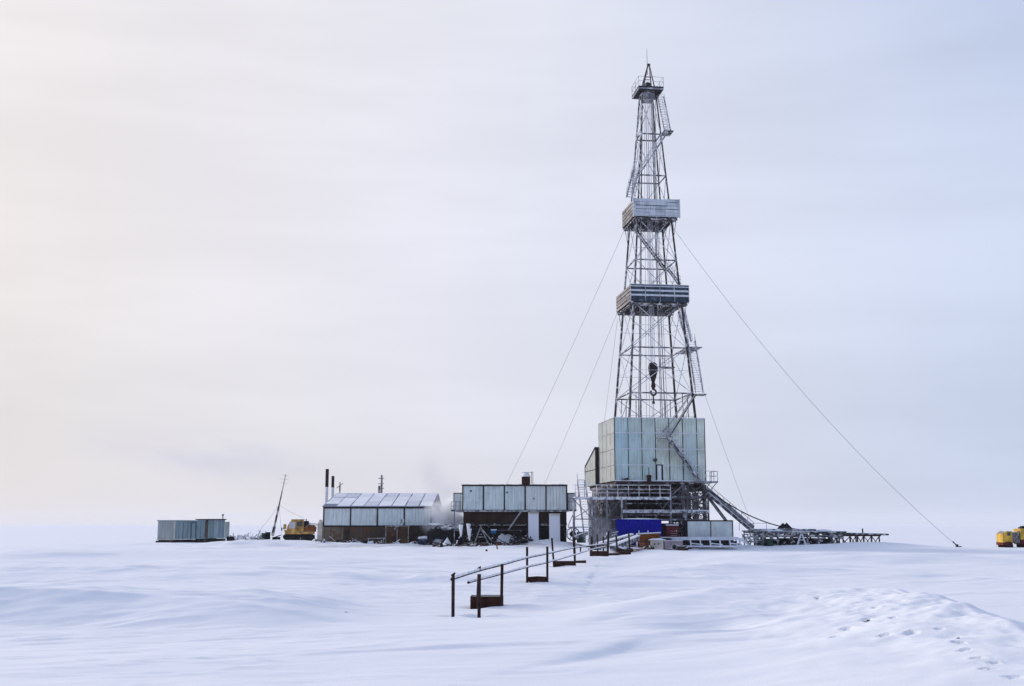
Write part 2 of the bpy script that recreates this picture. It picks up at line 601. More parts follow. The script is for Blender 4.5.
CORN = [(-1, -1), (1, -1), (1, 1), (-1, 1)]
for sx, sy in CORN:
    mb = MB()
    zs = [8.3, 19.7, 31.7, 43.5, 62]
    for a, b in zip(zs[:-1], zs[1:]):
        ra = .19 - .0018 * a
        mb.tube((sx * hw(a), sy * hw(a), a), (sx * hw(b), sy * hw(b), b), ra, ra - .01, n=8)
    mb.build('derrick_leg', M['steel_brown'] if sx > 0 else M['steel'], rig)
LEV = [7.9, 13.7, 19.7, 25.7, 31.7, 37.6, 43.5, 49.5, 55.5, 61.6]
for z in LEV[1:]:
    h = hw(z)
    mb = MB()
    for k in range(4):
        a, b = CORN[k], CORN[(k + 1) % 4]
        mb.tube((a[0] * h, a[1] * h, z), (b[0] * h, b[1] * h, z), .10, n=6)
    mb.build('girt_ring', M['steel'], rig)
for z0, z1 in zip(LEV[1:-1], LEV[2:]):
    mb = MB()
    h0, h1 = hw(z0), hw(z1)
    for k in range(4):
        a, b = CORN[k], CORN[(k + 1) % 4]
        if k == 0 and z0 > 43:
            continue
        mb.tube((a[0] * h0, a[1] * h0, z0), (b[0] * h1, b[1] * h1, z1), .05, n=5)
        mb.tube((b[0] * h0, b[1] * h0, z0), (a[0] * h1, a[1] * h1, z1), .05, n=5)
        zm = (z0 + z1) / 2
        hm = hw(zm)
        mb.tube((a[0] * hm, a[1] * hm, zm), (b[0] * hm, b[1] * hm, zm), .026, n=5)
    mb.build('cross_brace', M['hoar'], rig)
# short raking struts under the first ring
mb = MB()
for sx in (-1, 1):
    for sy in (-1, 1):
        for q in (.62, .78):
            MB().tube((sx * hw(19.7) * .98 * (q + .06), sy * hw(19.7), 19.7), (sx * hw(14) * q, sy * hw(14), 14.0), .06, n=5).build('raking_strut', M['steel'], rig)

# lines and pipes inside the derrick
for dx, dy in ((-.34, -.1), (-.2, .15), (-.07, -.15), (.07, .15), (.2, -.1), (.34, .12)):
    MB().tube((dx * .9, dy, 24.0), (dx * 1.1, dy, 61.9), .022, n=5).build('drill_line', M['pale_line'], rig)
for x0, x1, y, r in ((-2.0, -.7, 1.2, .07), (-1.75, -.6, 1.4, .06), (1.25, .55, .8, .055), (1.55, .6, 1.0, .06),
                     (2.1, .8, 1.6, .07), (-2.6, -.9, -1.0, .03), (.9, .5, -1.2, .03), (-1.0, -.4, -1.4, .03), (-2.9, -1.0, -2.2, .03), (.3, .2, 2.2, .03), (-.6, -.3, 2.0, .03), (2.6, .9, 1.9, .035), (-1.4, -.5, 2.4, .03)):
    MB().tube((x0, y, 8.5), (x1, y * .4, 61.5), r, r * .8, n=6).build('standpipe', M['grey_steel'], rig)
mb = MB()
for px in (660, 664.5, 669, 673.5):
    p = R(px, 367, 1.6)
    mb.tube(p, p + Vector((0, 0, 1.1)), .03, n=5)
a, b = R(660, 367, 1.6), R(674, 365.5, 1.6)
mb.tube(a + Vector((0, 0, 1.1)), b + Vector((0, 0, 1.1)), .03, n=5)
mb.tube(a + Vector((0, 0, .55)), b + Vector((0, 0, .55)), .02, n=5)
mb.box(a.x, b.x, 1.1, 2.4, a.z - .12, a.z)
mb.build('monkey_platform', M['steel'], rig)


# ---- the two planked balconies
def balcony(z0, z1, x, y, kind):
    root = MB()
    root.box(-x + .03, x - .03, -y + .03, -1.4, z0, z0 + .16)
    root.box(-x + .03, x - .03, 1.4, y - .03, z0, z0 + .16)
    root.box(-x + .03, -1.5, -1.4, 1.4, z0, z0 + .16)
    root.box(1.5, x - .03, -1.4, 1.4, z0, z0 + .16)
    d = root.build('balcony', M['under'], rig)
    H = z1 - z0
    mb = MB()
    for k in range(7):
        xx = -x + .3 + (2 * x - .6) * k / 6
        mb.bar((xx, -y + .1, z0 - .11), (xx, y - .1, z0 - .11), .10, .18)
    for yy in (-y + .3, -hw(z0), hw(z0), y - .3):
        mb.bar((-x + .15, yy, z0 - .33), (x - .15, yy, z0 - .33), .14, .22)
    mb.build('floor_beam', M['steel'], d)
    nb = 5 if kind == 'plank' else 3
    for nm, m1, sidesel in (('railing_front', 'plank', 'F'), ('railing_left', 'plank_tan', 'L'),
                            ('railing_right', 'plank_tan', 'R'), ('railing_back', 'plank_tan', 'B')):
        mb = MB()
        rails = MB()
        if kind == 'plank' or sidesel != 'F':
            n2 = 5
            for k in range(n2):
                zz = z0 + H * (k + .06) / n2
                ze = z0 + H * (k + .93) / n2
                L = x if sidesel in 'FB' else y
                cuts = sorted([-L, -L * .4 + random.uniform(-.4, .4), L * .35 + random.uniform(-.4, .4), L])
                for a, b in zip(cuts[:-1], cuts[1:]):
                    t = random.random()
                    dz = random.uniform(-.04, .04)
                    off = random.uniform(0, .03)
                    if sidesel == 'F':
                        mb.box(a + .01, b - .01, -y - off, -y + .05 - off, zz + dz, ze + dz, t)
                    elif sidesel == 'B':
                        mb.box(a + .01, b - .01, y - .05 + off, y + off, zz + dz, ze + dz, t)
                    elif sidesel == 'L':
                        mb.box(-x - off, -x + .05 - off, a + .06, b - .06, zz + dz, ze + dz - .06, t)
                    else:
                        mb.box(x - .05 + off, x + off, a + .06, b - .06, zz + dz, ze + dz - .06, t)
        else:
            m1 = 'navy'
            for k in range(4):
                a, b = -x + 2 * x * k / 4, -x + 2 * x * (k + 1) / 4
                mb.box(a + .02, b - .02, -y, -y + .04, z0 - .02, z1 - .03)
            for k in range(3):
                zz = z0 + H * (.30 + .28 * k)
                rails.box(-x - .02, x + .02, -y - .09, -y - .02, zz, zz + (.24 if k < 2 else .12), 1.0)
            rails.box(-x - .02, x + .02, -y - .05, -y + .05, z1 - .03, z1 + .05, .8)
            for k in range(5):
                xx = -x + 2 * x * k / 4
                rails.box(xx - .02, xx + .02, -y - .12, -y - .092, z0 - .05, z1, .1)
        o = mb.build(nm, M[m1], d)
        if m1 != 'navy':
            bk = MB()
            if sidesel in 'FB':
                yy = -y + .07 if sidesel == 'F' else y - .09
                bk.box(-x + .2, x - .2, yy, yy + .02, z0 + .2, z1 - .12)
            else:
                xx = -x + .07 if sidesel == 'L' else x - .09
                bk.box(xx, xx + .02, -y + .2, y - .2, z0 + .2, z1 - .12)
            bk.build('backing_sheet', M['under'], d)
        if rails.v:
            rails.build('pale_rail', M['plank'], d)
    mb = MB()
    for sx in (-1, 1):
        for sy in (-1, 1):
            e = .08 if kind == 'plank' and sy < 0 else -.1
            MB().bar((sx * (x + e), sy * (y - .1 if e < 0 else y + .02), z0 - .2), (sx * (x + e), sy * (y - .1 if e < 0 else y + .02), z1 + .04), .15).build('corner_post', M['plank'], d)
    if kind == 'plank':
        MB().bar((-x, -y - .06, z0 - .05), (x, -y - .06, z0 - .05), .1).build('toe_board', M['plank'], d)
    h = hw(z0 - 3)
    for sx in (-1, 1):
        for sy in (-1, 1):
            MB().tube((sx * (x - .3), sy * (y - .3), z0 - .2), (sx * h, sy * h, z0 - 2.6), .05, n=5).build('knee_brace', M['frosted'], d)
            MB().tube((sx * (x - .3), sy * (y - .3) * .5, z0 - .2), (sx * h, sy * h, z0 - 2.2), .04, n=5).build('knee_brace', M['frosted'], d)
    return d


balcony(31.7, 33.9, 3.9, 4.3, 'navy')
balcony(43.4, 45.75, 3.05, 3.5, 'plank')

# ---- crown platform
z = 62.0
d = MB().box(-1.75, 1.75, -2, 2, z - .12, z + .1).build('crown_deck', M['under'], rig)
mb = MB()
for sy in (-1, 1):
    mb.bar((-1.75, sy * 1.96, z - .22), (1.75, sy * 1.96, z - .22), .1, .2)
for sx in (-1, 1):
    mb.bar((sx * 1.7, -2, z - .24), (sx * 1.7, 2, z - .24), .1, .2)
mb.box(-.75, .75, -.9, .9, z - 1.3, z - .13)
mb.build('crown_beam', M['grey_steel'], d)
mb = MB()
cs = [(-1.72, -1.97), (0, -1.97), (1.72, -1.97), (1.72, 0), (1.72, 1.97), (0, 1.97), (-1.72, 1.97), (-1.72, 0)]
for k, (cx, cy) in enumerate(cs):
    c2 = cs[(k + 1) % 8]
    mb.tube((cx, cy, z + .1), (cx, cy, z + 1.45), .028, n=5)
    for zz in (.8, 1.45):
        mb.tube((cx, cy, z + zz), (*c2, z + zz), .025, n=5)
mb.build('crown_railing', M['grey_steel'], d)
mb = MB()
for sx, sy in CORN:
    mb.tube((sx * .85, sy * .8, z + .1), (.22 + 0.08 * sx, 0.08 * sy, 66.0), .09, .07, n=6)
mb.tube((-.45, -.45, 64), (.45, -.45, 64), .05)
mb.tube((-.45, .45, 64), (.45, .45, 64), .05)
mb.box(.04, .42, -.2, .2, 65.8, 66.1)
mb.build('crown_frame', M['steel_brown'], rig)
mb = MB()
for yy in (-.36, -.12, .12, .36):
    mb.tube((-.02 + .0, yy - .05, z + .75), (-.02, yy + .05, z + .75), .55, n=16)
mb.box(-.8, .8, -.6, .6, z + .1, z + .3)
mb.build('crown_sheave', M['steel_brown'], rig)
MB().tube((.02, 0, 64.5), (.02, 0, 68.3), .045, .025, n=5).build('lightning_rod', M['grey_steel'], rig)


# ---- stairs
def stair(p, q, wv, n, name='stair', mt='frosted', rail=True, parent=rig, treads=True, world=False, cage=False):
    p, q, wv = Vector(p), Vector(q), Vector(wv)
    d = q - p
    mb = MB()
    for s_ in (-.5, .5):
        mb.bar(p + wv * s_, q + wv * s_, .07, .2)
    fl = MB()
    run = Vector((d.x, d.y, 0))
    rn = run.normalized() * .12 if run.length > .05 else Vector((0, .12, 0))
    for k in range(n):
        c = p + d * ((k + .5) / n)
        a, b = c - wv * .5, c + wv * .5
        fl.add([a - rn, b - rn, b + rn, a + rn, a - rn + Vector((0, 0, .05)), b - rn + Vector((0, 0, .05)),
                b + rn + Vector((0, 0, .05)), a + rn + Vector((0, 0, .05))],
               [(0, 3, 2, 1), (4, 5, 6, 7), (0, 1, 5, 4), (1, 2, 6, 5), (2, 3, 7, 6), (3, 0, 4, 7)])
    o = mb.build(name, M[mt], parent, world)
    if treads:
        fl.build('tread', M['hoar'], o)
        if world:
            pass
    if rail:
        ra = MB()
        up = Vector((0, 0, 1.0))
        m_ = max(3, int(d.length / 1.4))
        for s_ in (-.5, .5):
            for f_ in (.55, 1.0):
                ra.tube(p + wv * s_ + up * f_, q + wv * s_ + up * f_, .03, n=5)
            for k in range(m_ + 1):
                c = p + d * (k / m_) + wv * s_
                ra.tube(c, c + up, .025, n=5)
        ra.build('handrail', M['hoar'], o)
    if cage:
        ra = MB()
        out = wv.cross(d).normalized()
        if out.y > 0:
            out = -out
        m_ = max(4, int(d.length / .42))
        prev = None
        for k in range(m_ + 1):
            c = p + d * (k / m_)
            ring = [c + wv * (.5 * math.cos(t)) + out * (.75 * math.sin(t)) for t in [PI * j / 6 for j in range(7)]]
            ra.path(ring, .028, n=4)
            if prev:
                for j in (0, 2, 4, 6):
                    ra.tube(prev[j], ring[j], .025, n=4)
            prev = ring
        ra.build('ladder_cage', M['hoar'], o)
    return o


# caged ladder under the crown on the right, with its landing
p, q = R(667.5, 131, -.6), R(660.5, 96, -.6)
stair(p, q, (.9, .15, 0), 14, 'caged_ladder', rail=False, cage=True)
c = R(667.5, 132.5, -.6)
MB().box(c.x - .75, c.x + .6, -1.5, .5, c.z - .15, c.z).build('ladder_landing', M['steel'], rig)
# stair across the front to the left
stair(R(642, 170, -2.6), R(667, 133, -2.2), (0, .8, 0), 22)
stair(R(629, 198, -1.9), R(636.5, 169, -1.9), (.8, .5, 0), 13, 'caged_ladder', rail=True, cage=True)
# between the balconies
stair(R(667, 272, .6), R(636, 231, .9), (0, .9, 0), 24, mt='steel')
stair(R(680, 285, -.3), R(668, 269, .2), (0, .8, 0), 8)
# below the lower balcony, right side
stair(R(688.5, 341, -1.2), R(681, 312, -1.2), (.8, .3, 0), 14, 'caged_ladder', rail=True, cage=True)
c = R(686, 349, -1.5)
MB().box(c.x - .4, c.x + 1.6, -3.6, 2.6, c.z - .1, c.z).build('stair_landing', M['steel'], rig)
stair(R(699.3, 393, -3.6), R(691, 341, -3.6), (1.05, .2, 0), 22, 'steep_stair', rail=True)
c = R(699, 394.5, -3.6)
MB().box(c.x - 1.0, c.x + .8, -4.4, -2.9, c.z - .12, c.z).build('stair_landing', M['steel'], rig)

# ---- panelled base: front, left and right walls
EX0, EX1, EY0, EY1, EZ0, EZ1 = -6.75, 4.95, -6.2, 3.4, 8.35, 16.25
colx = [EX0 + (EX1 - EX0) * t for t in (0, .1495, .299, .449, .601, .752, .91, 1)]
rowz = [EZ0 + (EZ1 - EZ0) * t for t in (0, .25, .505, .76, 1)]
mb = MB()
colt = [.75, .45, .35, .15, .1, .3, .0]
for i in range(7):
    for j in range(4):
        t = min(1, max(0, colt[i] + random.uniform(-.28, .28)))
        mb.box(colx[i] + .035, colx[i + 1] - .035, EY0, EY0 + .06, rowz[j] + .03, rowz[j + 1] - .03, t)
M['panel_front'] = mat('base_panel', (.64, .70, .60), .6, .22, .45, streak=.55, tintcol=(.44, .64, .67), corr=.34, rust=.12)
wall = mb.build('front_wall', M['panel_front'], rig)
mb = MB()
for x in colx:
    mb.box(x - .05, x + .05, EY0 - .025, EY0 + .045, EZ0, EZ1)
mb.build('wall_seam', M['seam'], wall)
mb = MB()
for zz in rowz[1:-1]:
    mb.box(EX0 + .06, EX1 - .06, EY0 - .05, EY0 - .027, zz - .05, zz + .05)
mb.box(EX0 - .03, EX1 + .03, EY0 - .06, EY0 + .1, EZ1 - .0, EZ1 + .07)
mb.box(EX0 - .05, EX1 + .1, EY0 - .16, EY0 - .06, EZ0 - .06, EZ0 + .08)
mb.build('wall_rail', M['white'], wall)
for sx, nm, mt in ((EX0, 'left_wall', 'panel_warm'), (EX1, 'right_wall', 'panel_front')):
    mb, sm = MB(), MB()
    dr = -1 if sx < 0 else 1
    for i in range(4):
        a, b = EY0 + .08 + (EY1 - EY0 - .08) * i / 4, EY0 + .08 + (EY1 - EY0 - .08) * (i + 1) / 4
        for j in range(4):
            x0, x1 = sorted((sx, sx - dr * .06))
            mb.box(x0, x1, a + .03, b - .03, rowz[j] + .03, rowz[j + 1] - .03)
        x0, x1 = sorted((sx + dr * .025, sx - dr * .045))
        sm.box(x0, x1, b - .03, b + .03, EZ0, EZ1)
    for zz in rowz:
        x0, x1 = sorted((sx + dr * .05, sx + dr * .027))
        sm.box(x0, x1, EY0 + .1, EY1, zz - .03, zz + .03)
    o = mb.build(nm, M[mt], rig)
    sm.build('wall_seam', M['grey_steel'], o)
# door in the front wall, round vent, stove pipe
a, b = R(656.2, 465.5, EY0), R(662.2, 481, EY0)
mb = MB()
for x in (a.x, b.x):
    mb.box(x - .1, x + .1, EY0 - .12, EY0 - .052, b.z, a.z)
mb.box(a.x - .1, b.x + .1, EY0 - .12, EY0 - .052, a.z, a.z + .12)
fr = mb.build('door_frame', M['brown_trim'], rig)
MB().box(a.x + .1, b.x - .1, EY0 - .09, EY0 - .053, b.z + .05, a.z).build('door_leaf', M['panel_white'], fr)
c = R(654.8, 460, EY0)
MB().tube((c.x, EY0 - .25, c.z), (c.x, EY0 - .052, c.z), .25, n=14).build('round_vent', M['steel'], rig)
c = R(649, 477, EY0 - .7)
mb = MB()
mb.tube((c.x, EY0 - .7, c.z - 2.0), (c.x, EY0 - .7, c.z), .28, n=12)
mb.tube((c.x, EY0 - .7, c.z - .05), (c.x, EY0 - .7, c.z + .25), .36, .30, n=12)
mb.tube((c.x, EY0 - .7, c.z + .2), (c.x, EY0 - .7, c.z + 1.2), .05, n=6)
mb.build('stove_pipe', M['rust'], rig)
c = R(625, 480, EY0 - .3)
MB().lump((c.x, EY0 - .35, c.z), .5, .25, .3, .3, 3).build('hanging_bundle', M['dark'], rig)

# rear lean-to shed, set a little proud of the left wall
LX, LY0, LY1 = EX0 - .5, EY1 + .05, 10.4
mb = MB()
zf, zr = 13.05, 10.85


def zt(y):
    return zf + (zr - zf) * (y - LY0) / (LY1 - LY0)


for i in range(4):
    a, b = LY0 + (LY1 - LY0) * i / 4 + .03, LY0 + (LY1 - LY0) * (i + 1) / 4 - .03
    mb.hexa([(LX, a, 8.1), (LX + .06, a, 8.1), (LX + .06, b, 8.1), (LX, b, 8.1),
             (LX, a, 10.15), (LX + .06, a, 10.15), (LX + .06, b, 10.15), (LX, b, 10.15)])
    mb.hexa([(LX, a, 10.22), (LX + .06, a, 10.22), (LX + .06, b, 10.22), (LX, b, 10.22),
             (LX, a, zt(a)), (LX + .06, a, zt(a)), (LX + .06, b, zt(b)), (LX, b, zt(b))])
lean = mb.build('rear_shed', M['panel_warm'], rig)
mb = MB()
mb.hexa([(LX - .08, LY0 - .06, zf), (EX1, LY0 - .06, zf), (EX1, LY1, zr), (LX - .08, LY1, zr),
         (LX - .08, LY0 - .06, zf + .12), (EX1, LY0 - .06, zf + .12), (EX1, LY1, zr + .12), (LX - .08, LY1, zr + .12)])
mb.build('shed_roof', M['brown_trim'], lean)
mb = MB()
mb.box(LX - .02, EX0 + .3, LY0 - .07, LY0 - .01, 8.1, zf - .01)
mb.box(LX + .1, EX1, LY1 - .1, LY1, 8.1, zr - .01)
mb.box(EX1 - .06, EX1, LY0 + .02, LY1 - .12, 8.1, zr - .01)
mb.bar((LX - .04, LY0, 10.185), (LX - .04, LY1, 10.185), .05, .07)
mb.bar((LX - .04, LY0 + .02, zf - .03), (LX - .04, LY1, zr - .03), .05, .1)
mb.bar((LX - .04, LY1 + .02, 8.1), (LX - .04, LY1 + .02, zr), .08, .08)
mb.build('shed_edge', M['brown_trim'], lean)

# ---- stairs on the front wall
land = R(662.5, 437.5, -6.9)
mb = MB()
x0, x1 = R(656.8, 437.5, -6.9).x, R(668.3, 437.5, -6.9).x
mb.box(x0, x1, -7.45, -6.35, land.z - .12, land.z)
o = mb.build('stair_landing', M['frosted'], rig)
mb = MB()
for x in (x0 + .03, (x0 + x1) / 2, x1 - .03):
    mb.tube((x, -7.42, land.z), (x, -7.42, land.z + 1.15), .03, n=5)
for zz in (.4, .8, 1.15):
    mb.tube((x0, -7.42, land.z + zz), (x1, -7.42, land.z + zz), .03, n=5)
    mb.tube((x0, -7.42, land.z + zz), (x0, -6.4, land.z + zz), .03, n=5)
for x in (x0 + .1, x1 - .1):
    mb.tube((x, -7.4, land.z - .1), (x, -6.3, land.z - 1.2), .04, n=5)
mb.build('handrail', M['frosted'], o)
stair(R(668, 437.5, -6.95), R(695.3, 394.5, -4.2), (0, .85, 0), 30, rail=False, mt='steel_brown')
mb = MB()
pa, pb = R(664.5, 431, -7.35), R(693.5, 391.5, -4.7)
mb.tube(pa, pb, .05, n=6)
mb.tube(pa + Vector((0, .8, 0)), pb + Vector((0, .8, 0)), .05, n=6)
mb.build('handrail', M['steel_brown'], rig)
stair(R(699.5, 481.5, -6.95), R(668.3, 438, -6.95), (0, .85, 0), 28, mt='steel')
# platform at the right end of the rig floor
c0, c1 = R(698, 482, -7.3), R(716, 482, -6.6)
mb = MB()
mb.box(c0.x - .3, c1.x, -7.5, -4.2, 8.12, 8.3)
o = mb.build('side_platform', M['grey_steel'], rig)
mb = MB()
xr = c1.x - .04
for yy in (-7.45, -5.9, -4.3):
    mb.tube((xr, yy, 8.3), (xr, yy, 9.55), .04, n=5)
for x in (c0.x + .9, (c0.x + .9 + xr) / 2):
    mb.tube((x, -7.45, 8.3), (x, -7.45, 9.55), .04, n=5)
for zz in (8.95, 9.55):
    mb.tube((xr, -7.45, zz), (xr, -4.3, zz), .035, n=5)
    mb.tube((c0.x + .9, -7.45, zz), (xr, -7.45, zz), .035, n=5)
mb.build('platform_railing', M['frosted'], o)
mb = MB()
mb.bar((xr - .1, -7.3, 8.1), (4.6, -7.3, 6.6), .1)
mb.bar((xr - .1, -4.4, 8.1), (4.6, -4.4, 6.6), .1)
mb.build('platform_brace', M['grey_steel'], o)

# ---- substructure
mb = MB()
mb.box(EX0 + .05, EX1 - .05, EY0 + .1, LY1 - .2, 7.95, 8.2)
for x in (-6.6, -4.5, -2.2, 0, 2.3, 4.7):
    mb.bar((x, EY0 + .2, 7.75), (x, LY1 - .4, 7.75), .22, .38)
for y in (EY0 + .3, -2.5, 2.5, 7.5):
    mb.bar((EX0 + .2, y, 7.3), (EX1 - .2, y, 7.3), .24, .46)
mb.build('floor_frame', M['steel_brown'], rig)


def lattice(x, y, z0, z1, w, name='lattice_column', mt='sub_steel'):
    mb = MB()
    h = w / 2
    for sx, sy in CORN:
        mb.bar((x + sx * h, y + sy * h, z0), (x + sx * h, y + sy * h, z1), .11)
    n = max(2, int(round((z1 - z0) / (w * 1.15))))
    for k in range(n):
        a, b = z0 + (z1 - z0) * k / n, z0 + (z1 - z0) * (k + 1) / n
        for q in range(4):
            c, e = CORN[q], CORN[(q + 1) % 4]
            mb.bar((x + c[0] * h, y + c[1] * h, a), (x + e[0] * h, y + e[1] * h, b), .06)
            mb.bar((x + e[0] * h, y + e[1] * h, a), (x + c[0] * h, y + c[1] * h, b), .06)
            mb.bar((x + c[0] * h, y + c[1] * h, b), (x + e[0] * h, y + e[1] * h, b), .08)
    return mb.build(name, M[mt], rig)


for px in (604, 616, 675.5, 690, 702):
    lattice(R(px, 510, EY0 + .6).x, EY0 + .6, -.4, 7.1, 1.35 if px != 690 else 1.1)
for px in (606, 676, 701):
    lattice(R(px, 510, 4).x, 4.0, -.4, 7.1, 1.5)
for px in (612, 645, 690):
    lattice(R(px, 510, 11).x, 11.0, -.4, 7.1, 1.5)
# solid columns
for px, r in ((622.5, .16), (683.3, .2), (688, .16), (704.5, .2)):
    x = R(px, 505, EY0 + .25).x
    MB().bar((x, EY0 + .25, -.4), (x, EY0 + .25, 7.9), r * 2).build('column', M['sub_steel'], rig)
# horizontal members
for py, pa, pb, w, ly, mt in ((511.3, 622, 709, .42, EY0 - .3, 'hoar'), (519.6, 596, 706, .2, EY0 - .2, 'grey_steel'),
                              (503.5, 600, 706, .14, EY0 + .9, 'steel'), (497.2, 671, 706, .34, EY0 - .3, 'sub_steel'),
                              (490, 600, 690, .12, EY0 + .2, 'steel_brown'), (515, 625, 700, .12, EY0 + .1, 'frosted')):
    a, b = R(pa, py, ly), R(pb, py, ly)
    MB().bar((a.x, ly, a.z), (b.x, ly, a.z), w * .8, w).build('beam', M[mt], rig)
mb = MB()
a, b = R(692, 512, EY0 - .8), R(708.5, 512, EY0 - .8)
mb.tube((a.x, EY0 - .8, a.z), (b.x, EY0 - .8, a.z), .24, n=12)
mb.build('mud_pipe', M['frosted'], rig)
c = R(685, 512, EY0 - .9)
MB().tube((c.x, EY0 - .9, c.z + .1), (c.x, EY0 - .9, c.z - 1.3), .42, .08, n=12).build('hopper', M['frosted'], rig)
# diagonal braces
for pa, pb, ly in (((684, 484.5), (668, 499), EY0 - .1), ((690, 512), (704, 497), EY0 + .1),
                   ((704, 511), (690, 498), EY0 + .2), ((676, 511), (686, 498), EY0 + .2),
                   ((640, 519), (622, 505), EY0 - .1), ((606, 519), (622, 499), EY0 - .2),
                   ((655, 519), (671, 499), EY0 + .3), ((671, 519), (655, 499), EY0 + .35),
                   ((696, 490), (704, 484), EY0 + .2), ((690, 484), (698, 496), EY0 + .2)):
    MB().bar(R(*pa, ly), R(*pb, ly), .16).build('diagonal_brace', M['sub_steel'], rig)
# machines under the floor
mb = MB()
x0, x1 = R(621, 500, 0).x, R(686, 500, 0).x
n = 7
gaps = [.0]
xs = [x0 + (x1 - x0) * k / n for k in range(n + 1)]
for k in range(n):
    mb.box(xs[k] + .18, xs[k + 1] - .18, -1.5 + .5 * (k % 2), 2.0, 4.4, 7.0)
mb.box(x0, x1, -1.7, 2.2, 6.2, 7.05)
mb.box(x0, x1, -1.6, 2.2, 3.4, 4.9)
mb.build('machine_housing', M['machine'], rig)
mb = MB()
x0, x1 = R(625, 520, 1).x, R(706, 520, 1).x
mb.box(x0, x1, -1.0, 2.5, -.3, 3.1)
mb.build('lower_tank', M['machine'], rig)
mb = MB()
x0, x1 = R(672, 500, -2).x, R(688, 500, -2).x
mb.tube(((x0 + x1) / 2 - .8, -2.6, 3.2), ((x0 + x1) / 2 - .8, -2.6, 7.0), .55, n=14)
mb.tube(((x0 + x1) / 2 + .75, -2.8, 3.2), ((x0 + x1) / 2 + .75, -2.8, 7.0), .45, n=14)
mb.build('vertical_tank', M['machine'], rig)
# hanging frosted tarpaulin at the left
mb = MB()
x0, x1 = R(599, 510, EY0 + 1.6).x, R(627, 510, EY0 + 1.6).x
nn = 60
vs, fs = [], []
for j, zz in enumerate((.2, 2.0, 4.0, 5.8, 7.6)):
    for k in range(nn + 1):
        t = k / nn
        vs.append((x0 + (x1 - x0) * t + .1 * math.sin(j * 2.1 + k), EY0 + 1.6 + .22 * mnoise.noise(Vector((t * 14, j * .3, 0))) + (4.5 * (max(0, .12 - t) / .12)), zz))
for j in range(4):
    for k in range(nn):
        a = j * (nn + 1) + k
        fs.append((a, a + 1, a + nn + 2, a + nn + 1))
mb.add(vs, fs)
o = mb.build('tarpaulin_skirt', M['tarp'], rig, smooth=True)
sd = o.modifiers.new('thickness', 'SOLIDIFY')
sd.thickness = .04
# front walkway
ly = -7.9
a, b = R(575, 496.8, ly), R(671, 495.2, ly)
wz = 6.3
mb = MB()
mb.box(a.x, b.x, ly, ly + 1.2, wz - .12, wz)
mb.bar((a.x, ly - .02, wz - .16), (b.x, ly - .02, wz - .16), .12, .36)
wk = mb.build('walkway', M['hoar'], rig)
mb = MB()
n = 9
for k in range(n + 1):
    x = a.x + .05 + (b.x - a.x - .1) * k / n
    mb.tube((x, ly + .02, wz), (x, ly + .02, wz + 1.45), .045, n=5)
for zz in (.5, .95, 1.45):
    mb.tube((a.x, ly + .02, wz + zz), (b.x, ly + .02, wz + zz), .045 if zz > 1 else .03, n=5)
mb.tube((a.x, ly + .02, wz + 1.45), (a.x, ly + 1.2, wz + 1.45), .04, n=5)
mb.build('walkway_railing', M['hoar'], wk)
mb = MB()
for px, y in ((573.5, 530), (607, 540), (622, 540), (671, 540), (592, 535)):
    x = R(px, 520, ly + .2).x
    mb.bar((x, ly + .2, -.4), (x, ly + .2, wz - .13), .17)
mb.bar((a.x, ly + .2, 3.6), (R(607, 520, ly).x, ly + .2, 3.6), .14)
mb.bar((R(574, 520, ly).x, ly + .25, 3.7), (R(607, 520, ly).x, ly + .25, wz - .3), .09)
mb.bar((R(574, 520, ly).x, ly + .3, wz - .3), (R(592, 520, ly).x, ly + .3, 3.7), .09)
mb.bar((a.x - .8, ly + .2, wz - .2), (a.x + .3, ly + .2, wz - .2), .12)
mb.build('walkway_post', M['grey_steel'], wk)
# steep access ladder at the left end
o = stair(R(588.5, 541, -7.4), R(581, 481, -6.6), (1.0, .1, 0), 24, 'access_ladder', mt='frosted')
p = R(577.5, 497, -6.5)
mb = MB()
for px in (578.3, 584.5):
    q_ = R(px, 497, -6.5)
    mb.tube(q_, q_ + Vector((0, 0, 2.1)), .045, n=5)
a2, b2 = R(578.3, 497, -6.5), R(584.5, 497, -6.5)
for zz in (1.2, 2.1):
    mb.tube(a2 + Vector((0, 0, zz)), b2 + Vector((0, 0, zz)), .04, n=5)
mb.build('ladder_hoop', M['grey_steel'], rig)
c = R(591, 515, -6.4)
MB().tube((c.x, -6.4, -.3), (c.x, -6.4, wz - .2), .33, n=12).build('iced_pipe', M['frosted'], rig)

# ---- travelling block
c = Vector((RX, RY, 0))
tb = thing('travelling_block', 'dark brown pulley block with hook hanging inside the derrick', 'pulley block',
           (RX, RY, 18.7), RROT)
prof = [(21.5, .16), (21.7, .24), (22.3, .42), (23.0, .62), (23.55, .68), (24.0, .56), (24.25, .30)]
mb = MB()
vs, fs = [], []
ns = 16
for z_, r_ in prof:
    for k in range(ns):
        t = 2 * PI * k / ns
        vs.append((r_ * math.cos(t), .42 * r_ / .68 * math.sin(t) * 1.0, z_ - 18.7))
for j in range(len(prof) - 1):
    for k in range(ns):
        k2 = (k + 1) % ns
        fs.append((j * ns + k, j * ns + k2, (j + 1) * ns + k2, (j + 1) * ns + k))
fs.append(tuple(range(ns - 1, -1, -1)))
fs.append(tuple(range((len(prof) - 1) * ns, len(prof) * ns)))
mb.add(vs, fs)
mb.build('pulley_housing', M['block'], tb, smooth=True)
mb = MB()
mb.tube((0, 0, 2.3), (0, 0, 2.85), .34, .22, n=12)
mb.tube((0, 0, 1.85), (0, 0, 2.3), .12, .3, n=12)
mb.build('swivel', M['block'], tb)
mb = MB()
pts = []
for k in range(17):
    t = math.radians(80 - 290 * k / 16)
    pts.append((.36 * math.cos(t), 0, 1.55 + .38 * math.sin(t)))
mb.path(pts, .13, n=8)
